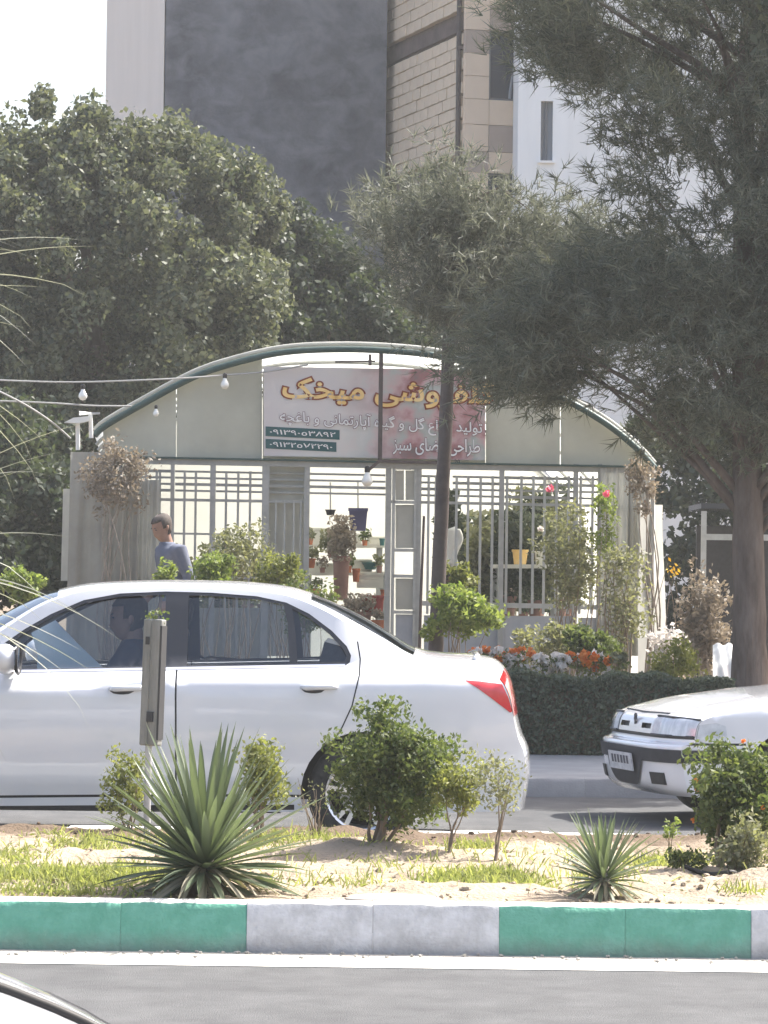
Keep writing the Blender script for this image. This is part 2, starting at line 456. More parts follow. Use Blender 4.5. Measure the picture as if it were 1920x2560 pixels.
def patches(m):
    t = m.node_tree; b = t.nodes['Principled BSDF']; src = b.inputs['Base Color'].links[0].from_socket
    tc = t.nodes.new('ShaderNodeTexCoord'); mp = t.nodes.new('ShaderNodeMapping'); mp.inputs['Scale'].default_value = (1.0, 1.0, 1.5); t.links.new(tc.outputs['Object'], mp.inputs[0])
    n = t.nodes.new('ShaderNodeTexNoise'); n.inputs['Scale'].default_value = 1.7; n.inputs['Detail'].default_value = 10; n.inputs['Roughness'].default_value = 0.6; n.inputs['Distortion'].default_value = 0.6; t.links.new(mp.outputs[0], n.inputs['Vector'])
    r = t.nodes.new('ShaderNodeValToRGB'); r.color_ramp.elements[0].position = 0.46; r.color_ramp.elements[1].position = 0.66; r.color_ramp.elements[1].color = (0.40, 0.40, 0.40, 1); t.links.new(n.outputs['Fac'], r.inputs[0])
    mx = t.nodes.new('ShaderNodeMixRGB'); mx.inputs[2].default_value = (0.30, 0.305, 0.325, 1); t.links.new(r.outputs[0], mx.inputs[0]); t.links.new(src, mx.inputs[1]); t.links.new(mx.outputs[0], b.inputs['Base Color'])
patches(M_CEM)
M_BEIGE = pmat('beige_render', (0.78, 0.71, 0.64), (0.82, 0.75, 0.68), scale=1.5, rough=0.9, stretch=(4, 4, 0.3))
M_BRICK = pmat('clay_block', (0.74, 0.61, 0.46), (0.82, 0.69, 0.53), scale=2.5, rough=0.95, bump=0.4, bscale=30)
M_MORTAR = pmat('mortar', (0.12, 0.10, 0.085), (0.18, 0.15, 0.13), scale=8, rough=1.0)
M_BEAM = pmat('rusty_beam', (0.11, 0.085, 0.08), (0.16, 0.125, 0.115), scale=4, rough=0.9)
M_STONE = pmat('tan_stone_panel', (0.76, 0.60, 0.45), (0.82, 0.66, 0.50), scale=1.6, rough=0.8, detail=6)
M_STONE2 = pmat('dull_tan_panel', (0.44, 0.35, 0.285), (0.49, 0.395, 0.33), scale=1.6, rough=0.8)
M_WHITEWALL = pmat('white_render', (0.84, 0.84, 0.83), (0.78, 0.78, 0.77), scale=0.9, rough=0.9, stretch=(3, 3, 0.4))
M_DARKGLASS = pmat('dark_window_glass', (0.035, 0.042, 0.055), rough=0.08, spec=0.6)
M_CURTAIN = pmat('grey_curtain', (0.28, 0.30, 0.34), (0.40, 0.42, 0.45), scale=3, rough=0.9, stretch=(6, 6, 0.3))
M_WINFR = pmat('window_frame_grey', (0.16, 0.16, 0.165), rough=0.6)
M_TERRA = pmat('terracotta', (0.40, 0.13, 0.06), (0.46, 0.17, 0.08), scale=8, rough=0.85)
M_BROWNPOT = pmat('brown_pot', (0.22, 0.12, 0.10), (0.28, 0.16, 0.13), scale=6, rough=0.7)
M_BLUEPOT = pmat('violet_blue_plastic', (0.055, 0.055, 0.14), (0.075, 0.07, 0.17), scale=5, rough=0.5)
M_TEAL = pmat('teal_plastic', (0.03, 0.12, 0.12), rough=0.5)
M_BOX = pmat('foam_box', (0.66, 0.65, 0.58), (0.58, 0.57, 0.50), scale=4, rough=0.8)
M_RED = pmat('dark_red_cloth', (0.24, 0.04, 0.035), (0.30, 0.06, 0.05), scale=9, rough=0.9)
M_SKIN = pmat('skin', (0.28, 0.165, 0.12), (0.33, 0.20, 0.15), scale=14, rough=0.6)
M_HAIR = pmat('grey_hair', (0.06, 0.048, 0.042), (0.11, 0.092, 0.082), scale=40, rough=0.8)
M_HAIRD = pmat('dark_hair', (0.02, 0.016, 0.014), (0.04, 0.03, 0.026), scale=40, rough=0.7)
M_SHIRT = pmat('blue_grey_shirt', (0.11, 0.125, 0.175), (0.15, 0.165, 0.215), scale=7, rough=0.9)
M_NAVY = pmat('navy_shirt', (0.035, 0.045, 0.075), (0.05, 0.06, 0.095), scale=7, rough=0.9)
M_TROUS = pmat('dark_trousers', (0.035, 0.037, 0.045), (0.05, 0.05, 0.06), scale=9, rough=0.9)
M_HOSE = pmat('black_hose', (0.02, 0.018, 0.016), rough=0.6)
M_ROCK = pmat('grey_rock', (0.34, 0.30, 0.26), (0.46, 0.41, 0.36), scale=6, rough=0.95, bump=0.7, bscale=20)
M_INK = pmat('white_ink', (0.80, 0.79, 0.78), rough=0.7)
M_GOLD = pmat('gold_ink', (0.82, 0.50, 0.14), (0.86, 0.64, 0.30), scale=4, rough=0.7)
M_REDINK = pmat('brown_red_ink', (0.23, 0.05, 0.02), rough=0.7)
M_PURPLE = pmat('plum_ink', (0.22, 0.11, 0.13), (0.30, 0.18, 0.20), scale=6, rough=0.7)
M_TEALINK = pmat('dark_teal_ink', (0.02, 0.085, 0.09), (0.03, 0.11, 0.115), scale=10, rough=0.6)
def banner_mat():
    m, t, b = _new('printed_banner')
    b.inputs['Roughness'].default_value = 0.55
    tc = t.nodes.new('ShaderNodeTexCoord')
    sx = t.nodes.new('ShaderNodeSeparateXYZ'); t.links.new(tc.outputs['Object'], sx.inputs[0])
    n1 = t.nodes.new('ShaderNodeTexNoise'); n1.inputs['Scale'].default_value = 3.2; n1.inputs['Detail'].default_value = 5
    t.links.new(tc.outputs['Object'], n1.inputs['Vector'])
    r1 = t.nodes.new('ShaderNodeValToRGB'); e = r1.color_ramp.elements
    e[0].position = 0.30; e[0].color = (0.20, 0.17, 0.16, 1); e[1].position = 0.74; e[1].color = (0.60, 0.56, 0.55, 1)
    k = e.new(0.42); k.color = (0.36, 0.16, 0.16, 1); k = e.new(0.50); k.color = (0.52, 0.33, 0.33, 1); k = e.new(0.6); k.color = (0.40, 0.43, 0.40, 1)
    t.links.new(n1.outputs['Fac'], r1.inputs[0])
    n2 = t.nodes.new('ShaderNodeTexNoise'); n2.inputs['Scale'].default_value = 1.5
    t.links.new(tc.outputs['Object'], n2.inputs['Vector'])
    r2 = t.nodes.new('ShaderNodeValToRGB'); e = r2.color_ramp.elements
    e[0].position = 0.3; e[0].color = (0.60, 0.55, 0.54, 1); e[1].position = 0.7; e[1].color = (0.66, 0.64, 0.60, 1)
    t.links.new(n2.outputs['Fac'], r2.inputs[0])
    mr = t.nodes.new('ShaderNodeMapRange'); mr.inputs[1].default_value = -0.35; mr.inputs[2].default_value = 0.35
    t.links.new(sx.outputs[0], mr.inputs[0])
    mx = t.nodes.new('ShaderNodeMixRGB')
    t.links.new(mr.outputs[0], mx.inputs[0]); t.links.new(r2.outputs[0], mx.inputs[1]); t.links.new(r1.outputs[0], mx.inputs[2])
    t.links.new(mx.outputs[0], b.inputs['Base Color'])
    return m
M_BANNER = banner_mat()
# ------------------------------------------------------------------ ground, roads, kerbs
from mathutils import noise as mnoise
def fbm(x, y, s, seed=0.0):
    return mnoise.fractal(Vector((x * s + seed, y * s - seed, seed)), 0.7, 2.0, 4)

def sheet(name, x0, x1, y0, y1, z, mat, nx=1, ny=1, fn=None):
    mb = MB()
    mb.grid(lambda u, v: Vector((x0 + (x1 - x0) * u, y0 + (y1 - y0) * v, z + (fn(x0 + (x1 - x0) * u, y0 + (y1 - y0) * v) if fn else 0))), nx, ny)
    o = mb.build(name, mat, smooth=bool(fn))
    return tag(o, kind='structure')

sheet('ground', -300, 300, -60, 500, -0.03, M_EARTH)
sheet('near_road', -60, 60, -30, 14.1, 0.0, M_ASPH)
sheet('far_road', -60, 60, 18.4, 24.3, 0.0, M_ASPH)
# dusty strip along the kerb foot and the painted edge line, each a thin sheet
sheet('gutter_dust', -30, 30, 13.775, 14.06, 0.002, M_DUST, 240, 4, lambda x, y: 0.003 * max(0, fbm(x, y, 3.0)))
sheet('edge_line', -30, 30, 13.52, 13.77, 0.003, M_LINE)

KY, KH, KT = 14.0, 0.20, 0.16
kerb = MB().box((0, KY + KT / 2 + 0.01, 0.02), (60, KT - 0.02, 0.10)).build('painted_kerb', M_CONC)
tag(kerb, kind='structure')
def kerb_stone(L, T, H, var, batter=0.015):
    mb = MB(); g = 0.0006
    j = lambda a: random.uniform(-a, a)
    n = 8
    prof = [(0.0, 0.0), (batter * 0.9, H - 0.03), (batter + 0.012, H - 0.006), (batter + 0.035, H), (T, H), (T, 0.0)]
    rings = []
    for i in range(n + 1):
        x = -L / 2 + g + (L - 2 * g) * i / n
        c = 0.0018 if i in (0, n) else 0.0
        rings.append([Vector((x, y + (c if k < 4 else 0) + j(0.0022), z - (c if k > 1 and k < 5 else 0) + (j(0.003) if k in (1, 2, 3) else 0))) for k, (y, z) in enumerate(prof)])
    m = len(prof)
    vs = [p for r in rings for p in r]
    for k in range(m - 1):
        mb.cur = 0 if k < 2 else 1
        mb.add(vs, [(i * m + k, (i + 1) * m + k, (i + 1) * m + k + 1, i * m + k + 1) for i in range(n)]) if k == 0 else None
        if k > 0:
            for i in range(n): mb.f.append([i * m + k, (i + 1) * m + k, (i + 1) * m + k + 1, i * m + k + 1]); mb.mi.append(mb.cur)
    mb.f.append(list(range(m))); mb.mi.append(0)
    mb.f.append([n * m + k for k in range(m)]); mb.mi.append(0)
    return mb
near_meshes = {}
for colour, mt in (('green', M_KGREEN), ('white', M_KWHITE)):
    near_meshes[colour] = []
    for q in range(3):
        o = kerb_stone(0.5, KT, KH, q).build('kerb_stone', [mt, M_CONC], smooth='auto')
        near_meshes[colour].append(o.data); bpy.data.objects.remove(o)
for i in range(-14, 14):
    seg = math.floor(i / 2)
    colour = 'white' if seg % 2 == 0 else 'green'
    o = bpy.data.objects.new('kerb_stone', near_meshes[colour][i % 3]); COL.objects.link(o)
    o.parent = kerb
    o.location = (-0.524 + 0.25 + i * 0.5, KY + random.uniform(-0.002, 0.002), random.uniform(-0.003, 0.003))
    o.rotation_euler = (0, 0, random.uniform(-0.002, 0.002))

BKY, BKH = 18.36, 0.17
kerb2 = MB().box((0, BKY + 0.07, 0.03), (60, 0.10, 0.10)).build('road_side_kerb', M_CONC)
tag(kerb2, kind='structure')
o = kerb_stone(0.5, 0.14, BKH, 0).build('kerb_stone', [M_CONC, M_CONC], smooth='auto'); bk = o.data; bpy.data.objects.remove(o)
for i in range(-16, 16):
    o = bpy.data.objects.new('kerb_stone', bk); COL.objects.link(o); o.parent = kerb2
    o.location = (0.13 + i * 0.5, BKY + random.uniform(-0.006, 0.006), random.uniform(-0.008, 0.008))
    o.rotation_euler = (random.uniform(-0.02, 0.02), 0, random.uniform(-0.01, 0.01))

FKY, FKH = 24.2, 0.13
kerb3 = MB().box((0, FKY + 0.08, 0.02), (80, 0.10, 0.08)).build('pavement_kerb', M_CONC)
tag(kerb3, kind='structure')
o = kerb_stone(0.8, 0.15, FKH, 0).build('kerb_stone', [M_PAVE, M_PAVE], smooth='auto'); bk = o.data; bpy.data.objects.remove(o)
for i in range(-8, 9):
    o = bpy.data.objects.new('kerb_stone', bk); COL.objects.link(o); o.parent = kerb3
    o.location = (0.2 + i * 0.8, FKY + random.uniform(-0.004, 0.004), 0)
sheet('pavement', -60, 60, FKY + 0.148, 27.6, FKH - 0.006, M_PAVE, 120, 6, lambda x, y: 0.004 * fbm(x, y, 1.5))

def soil_z(x, y):
    e = min(1.0, max(0.0, (y - 14.15) / 0.35), )
    b = min(1.0, max(0.0, (18.36 - y) / 0.4))
    m = 0.03 * fbm(x, y, 1.3, 3.0) + 0.020 * fbm(x, y, 5.0, 8.0) + 0.010 * fbm(x, y, 14.0, 5.0)
    m += 0.05 * math.exp(-((x - 0.35) / 0.35) ** 2 - ((y - 14.55) / 0.25) ** 2)      # low heap of earth by the kerb
    m += 0.07 * math.exp(-((x - 1.75) / 0.40) ** 2 - ((y - 15.0) / 0.35) ** 2)
    m += 0.05 * math.exp(-((x + 0.1) / 0.3) ** 2 - ((y - 16.6) / 0.3) ** 2)
    return 0.185 + (0.012 + m) * e * b - 0.02 * (1 - b)
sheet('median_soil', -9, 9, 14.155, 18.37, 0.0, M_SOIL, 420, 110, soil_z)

def bed_z(x, y): return 0.12 + 0.20 * min(1.0, max(0.0, (y - 27.8) / 3.0)) + 0.02 * fbm(x, y, 1.2)
sheet('planting_bed', -25, 25, 27.55, 60, 0.0, M_EARTH, 120, 60, bed_z)

# clods and stones on the soil, nobody could count them
mb = MB()
for i in range(520):
    x = random.uniform(-2.2, 2.2); y = 14.17 + 4.1 * random.random() ** 1.5
    r = random.uniform(0.004, 0.014) * (1.5 if random.random() < 0.05 else 1)
    mb.blob((x, y, soil_z(x, y) + r * 0.3), (r * random.uniform(0.8, 1.5), r, r * 0.7), 6, 4, 0.25)
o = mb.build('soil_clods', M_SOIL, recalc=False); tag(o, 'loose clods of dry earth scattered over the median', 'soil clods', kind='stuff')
mb = MB()
for i in range(120):
    x = random.uniform(-2.2, 2.2); y = 14.0 - 0.02 - 0.2 * random.random() ** 2
    r = random.uniform(0.002, 0.008)
    mb.blob((x, y, 0.006 + r * 0.4), (r * 1.3, r, r * 0.7), 6, 4, 0.3)
o = mb.build('gutter_grit', M_DUST, recalc=False); tag(o, 'grit lying along the foot of the painted kerb', 'grit', kind='stuff')

# grass in patches on the median
def grass(patches, name, label, h=0.06):
    Cs = []
    for (px, py, wx, wy, n) in patches:
        c = Pz(px, py, 0.2)
        for i in range(int(n * 0.55)):
            x = c.x + random.gauss(0, wx); y = c.y + random.gauss(0, wy)
            if not 14.2 < y < 18.33: continue
            Cs.append((x, y, soil_z(x, y) - 0.005))
    C = np.array(Cs); n = len(C)
    ax = unit(np.array([0, 0, 1.0]) + 0.55 * rng.normal(size=(n, 3)) * np.array([1, 1, 0.3]))
    sd = unit(np.cross(ax, rng.normal(size=(n, 3))))
    L = (h * rng.uniform(0.35, 1.4, n))[:, None]
    bend = ax * L + np.array([0, 0, -0.35]) * L * rng.uniform(0, 1, n)[:, None]
    w = 0.0035
    mid = C + ax * L * 0.6
    V = np.stack([C - sd * w, C + sd * w, mid + sd * w * 0.8, C + bend * 1.1, mid - sd * w * 0.8], 1).reshape(-1, 3)
    o = mesh_np(name, V, 5, L_GRASS)
    return tag(o, label, 'grass', kind='stuff')
grass([(60, 2190, 0.16, 0.16, 2600), (230, 2205, 0.14, 0.1, 1700), (330, 2190, 0.1, 0.1, 900), (20, 2140, 0.1, 0.15, 700), (120, 2230, 0.2, 0.06, 900),
       (210, 2110, 0.12, 0.2, 1000), (480, 2110, 0.3, 0.2, 1200), (800, 2105, 0.2, 0.2, 1000), (1150, 2205, 0.10, 0.12, 1500), (1260, 2195, 0.07, 0.08, 1300), (1310, 2215, 0.06, 0.08, 700), (1180, 2120, 0.06, 0.1, 500),
       (900, 2215, 0.25, 0.1, 420), (1640, 2150, 0.12, 0.15, 800), (1750, 2150, 0.14, 0.12, 700), (1850, 2240, 0.05, 0.05, 160), (1480, 2200, 0.1, 0.1, 300), (1000, 2170, 0.5, 0.6, 700), (1420, 2150, 0.3, 0.5, 300)],
      'grass', 'yellow green grass growing in patches on the dry median')
# ------------------------------------------------------------------ buildings behind the trees
def wall_box(poly_xy, z0, z1, mb):
    n = len(poly_xy)
    vs = [Vector((x, y, z0)) for x, y in poly_xy] + [Vector((x, y, z1)) for x, y in poly_xy]
    mb.add(vs, [tuple(range(n - 1, -1, -1)), tuple(range(n, 2 * n))] + [(i, (i + 1) % n, n + (i + 1) % n, n + i) for i in range(n)])
    return mb

# tall block with a dark cement party wall and a beige corner face
dA = 58.0
ca = Vector((xat(398, dA), dA, 0)); 
ra = Vector((xat(953, dA + 0.6), dA + 0.6, 0))
la = ca + Vector((-1.02, 0.55, 0))
bA = thing('cement_walled_block', 'tall block with bare dark cement side wall and beige corner strip', 'building', (ca.x, ca.y, 0))
dirw = (ra - ca).normalized(); nrm = Vector((dirw.y, -dirw.x, 0))
MB().prism([ca + Vector((0, 0, -0.5)), ra + Vector((0, 0, -0.5)), ra + Vector((0, 0, 16)), ca + Vector((0, 0, 16))], -nrm * 9).build('cement_wall', M_CEM, bA)
dl = (la - ca).normalized(); nl = Vector((-dl.y, dl.x, 0)); nl = nl if nl.y < 0 else -nl
MB().prism([la + Vector((0, 0, -0.5)), ca + Vector((-0.02, 0, -0.5)), ca + Vector((-0.02, 0, 16.1)), la + Vector((0, 0, 16.1))], Vector((0.6, 6, 0))).build('beige_wall', M_BEIGE, bA)
MB().box(((la.x + ra.x) / 2 + 0.2, dA + 4.5, 16.4), (abs(ra.x - la.x) + 0.5, 9.6, 0.5)).build('parapet', M_BEIGE, bA)

# brick-sided building with tan stone front
dB = 55.0
cb = Vector((xat(1150, dB), dB, 0))
back = Vector((xat(950, dB * 1.075), dB * 1.075, 0))
wdir = (back - cb).normalized()            # along the brick side, away from the corner
fdir = Vector((-wdir.y, wdir.x, 0))
if fdir.x < 0: fdir = -fdir                # along the stone front, to the right
bB = thing('brick_sided_building', 'unfinished clay block side wall with tan stone front and dark windows', 'building', (cb.x, cb.y, 0))
SIDE_L, FRONT_L, ZT = 6.0, 4.2, 15.0
wn = -fdir                                 # outward normal of the brick side
fn_ = -wdir                                # outward normal of the stone front
core = MB()
p0 = cb + fdir * 0.12 + wdir * 0.12
core.prism([p0, p0 + fdir * FRONT_L, p0 + fdir * FRONT_L + Vector((0, 0, ZT)), p0 + Vector((0, 0, ZT))], wdir * SIDE_L)
core_o = core.build('wall', M_MORTAR, bB)
# clay blocks of the side wall: only the storeys that show above the trees are laid one by one
BL, BH_, GAP = 0.40, 0.19, 0.018
brot = Matrix((wdir, wn, Vector((0, 0, 1)))).transposed()
bmesh_variants = []
for q in range(5):
    mb = MB(); mb.box((0, 0, 0), (BL - GAP, 0.11 + 0.008 * q, BH_ - GAP))
    mb.v = [tuple(Vector(v) + Vector((random.uniform(-.004, .004), random.uniform(-.002, .002), random.uniform(-.005, .005)))) for v in mb.v]
    o = mb.build('brick', M_BRICK); bmesh_variants.append(o.data); bpy.data.objects.remove(o)
org = Vector(bB.location)
beam_z = [(10.10, 10.32), (7.88, 8.08)]
row = 0; z = 4.9
while z < 12.4:
    skip = any(a - 0.12 < z + BH_ / 2 < b + 0.08 for a, b in beam_z)
    if not skip:
        n = 11
        for i in range(n):
            s = 0.36 + (0.2 if row % 2 else 0.0) + i * BL
            o = bpy.data.objects.new('brick', random.choice(bmesh_variants)); COL.objects.link(o); o.parent = core_o
            q = cb + fdir * 0.07 + wdir * s + Vector((0, 0, z + BH_ / 2)) - org
            o.location = q; o.rotation_euler = brot.to_euler()
    z += BH_; row += 1
for (a, b) in beam_z:
    p = cb + fdir * 0.05
    MB().prism([p + wdir * 0.1 + Vector((0, 0, a)), p + wdir * 4.8 + Vector((0, 0, a)), p + wdir * 4.8 + Vector((0, 0, b)), p + wdir * 0.1 + Vector((0, 0, b))], fdir * 0.1).build('floor_beam', M_BEAM, bB)
MB().prism([cb + fdir * 0.06 + wdir * 0.02, cb + fdir * 0.06 + wdir * 0.17, cb + fdir * 0.06 + wdir * 0.17 + Vector((0, 0, ZT)), cb + fdir * 0.06 + wdir * 0.02 + Vector((0, 0, ZT))], fdir * 0.1).build('corner_strip', M_STONE, bB)
pq = cb - fdir * 0.03 + wdir * 0.24
dp = MB().tube([pq + Vector((0, 0, 0.2)), pq + Vector((0, 0, ZT))], 0.042, 10).build('drain_pipe', M_POLE, bB, smooth='auto')
for zz in (6.2, 8.0, 9.8, 11.6): MB().box(pq + fdir * 0.05 + Vector((0, 0, zz)), (0.12, 0.12, 0.05)).build('pipe_clip', M_BEAM, dp)
# stone front in panels round two window openings
wins = [(0.40, 2.0, 8.98, 10.06), (0.36, 2.0, 6.75, 7.83)]
zr = [5.9, 6.32, 6.75, 7.1, 7.47, 7.83, 8.16, 8.58, 8.98, 9.34, 9.70, 10.06, 10.46, 10.9, 11.4, 12.2]
for k in range(len(zr) - 1):
    z0, z1 = zr[k], zr[k + 1]
    xs = [0.0, 0.40, 1.2, 2.0, 2.8, 3.6, 4.3]
    for i in range(len(xs) - 1):
        xm = (xs[i] + xs[i + 1]) / 2; zm = (z0 + z1) / 2
        if any(a < xm < b and c < zm < d for a, b, c, d in wins): continue
        g = 0.004
        a = cb + fdir * (xs[i] + g) + Vector((0, 0, z0 + g)); b = cb + fdir * (xs[i + 1] - g) + Vector((0, 0, z0 + g))
        h = Vector((0, 0, z1 - z0 - 2 * g))
        MB().prism([a, b, b + h, a + h], wdir * (0.11 + random.uniform(0, 0.006))).build('stone_panel', M_STONE2 if (k * 7 + i * 3) % 5 == 0 else M_STONE, core_o)
for (a, b, c, d) in wins:
    q = lambda x, z, o: cb + fdir * x + wdir * o + Vector((0, 0, z))
    wd = MB().prism([q(a, c, 0.085), q(b, c, 0.085), q(b, d, 0.085), q(a, d, 0.085)], wdir * 0.02).build('window', M_DARKGLASS, bB)
    mb = MB()
    for (x0, x1, z0, z1) in ((a, a + 0.035, c, d), (b - 0.035, b, c, d), (a, b, d - 0.035, d), (a, b, c, c + 0.035)):
        mb.prism([q(x0, z0, 0.05), q(x1, z0, 0.05), q(x1, z1, 0.05), q(x0, z1, 0.05)], wdir * 0.03)
    mb.build('frame', M_WINFR, wd)
    mb = MB()
    mb.grid(lambda u, v: q(a + 0.34 + 0.34 * u + (0.22 * (1 - u) * (v ** 1.5)), c + 0.04 + (d - c - 0.08) * v, 0.078 - 0.012 * math.sin(u * 25)), 24, 8)
    mb.build('curtain', M_CURTAIN, wd)
# white building on the right, partly behind the pine
dC = 53.0
cc = Vector((xat(1284, dC), dC, 0))
bC = thing('white_rendered_building', 'white rendered building with a narrow tall window behind the pine', 'building', (cc.x, cc.y, 0))
wv = MB()
x1 = cc.x + 5.0
hole = (xat(1341, dC), xat(1371, dC), 7.78, 8.68)
zs = [0, hole[2], hole[3], 15]; xs = [cc.x, hole[0], hole[1], x1]
for i in range(3):
    for j in range(3):
        if i == 1 and j == 1: continue
        wv.box(((xs[i] + xs[i + 1]) / 2, dC + 0.1, (zs[j] + zs[j + 1]) / 2), (xs[i + 1] - xs[i], 0.2, zs[j + 1] - zs[j]))
wv.box(((cc.x + x1) / 2, dC + 3.2, 7.5), (x1 - cc.x, 5.99, 15))
wv.build('wall', M_WHITEWALL, bC)
wd = MB().box(((hole[0] + hole[1]) / 2, dC + 0.13, (hole[2] + hole[3]) / 2), (hole[1] - hole[0], 0.02, hole[3] - hole[2])).build('window', M_CURTAIN, bC)
MB().box((hole[0] + 0.02, dC + 0.08, (hole[2] + hole[3]) / 2), (0.035, 0.03, hole[3] - hole[2] - .004)).box(((hole[0] + hole[1]) / 2, dC + 0.08, (hole[2] + hole[3]) / 2), (0.03, 0.03, hole[3] - hole[2] - .004)).build('frame', M_WINFR, wd)
MB().box(((hole[0] + hole[1]) / 2, dC - 0.02, hole[2] - 0.02), (hole[1] - hole[0] + 0.08, 0.06, 0.035)).build('sill', M_WHITEWALL, wd)
# ------------------------------------------------------------------ cars
def sstep(a, b, x):
    t = max(0.0, min(1.0, (x - a) / (b - a))); return t * t * (3 - 2 * t)

def crom(pts, per=5):
    out = []; n = len(pts)
    for i in range(n - 1):
        p0 = pts[max(i - 1, 0)]; p1 = pts[i]; p2 = pts[i + 1]; p3 = pts[min(i + 2, n - 1)]
        for k in range(per):
            t = k / per
            out.append(tuple(0.5 * (2 * b + (c - a) * t + (2 * a - 5 * b + 4 * c - d) * t * t + (3 * b - a - 3 * c + d) * t ** 3) for a, b, c, d in zip(p0, p1, p2, p3)))
    out.append(tuple(pts[-1]))
    return out

def buffer_line(line, w):
    """thin polygon round an open polyline"""
    L = []; Rr = []
    for i, (x, z) in enumerate(line):
        x0, z0 = line[max(i - 1, 0)]; x1, z1 = line[min(i + 1, len(line) - 1)]
        l = math.hypot(x1 - x0, z1 - z0) or 1; nx, nz = -(z1 - z0) / l * w / 2, (x1 - x0) / l * w / 2
        L.append((x + nx, z + nz)); Rr.append((x - nx, z - nz))
    return L + Rr[::-1]

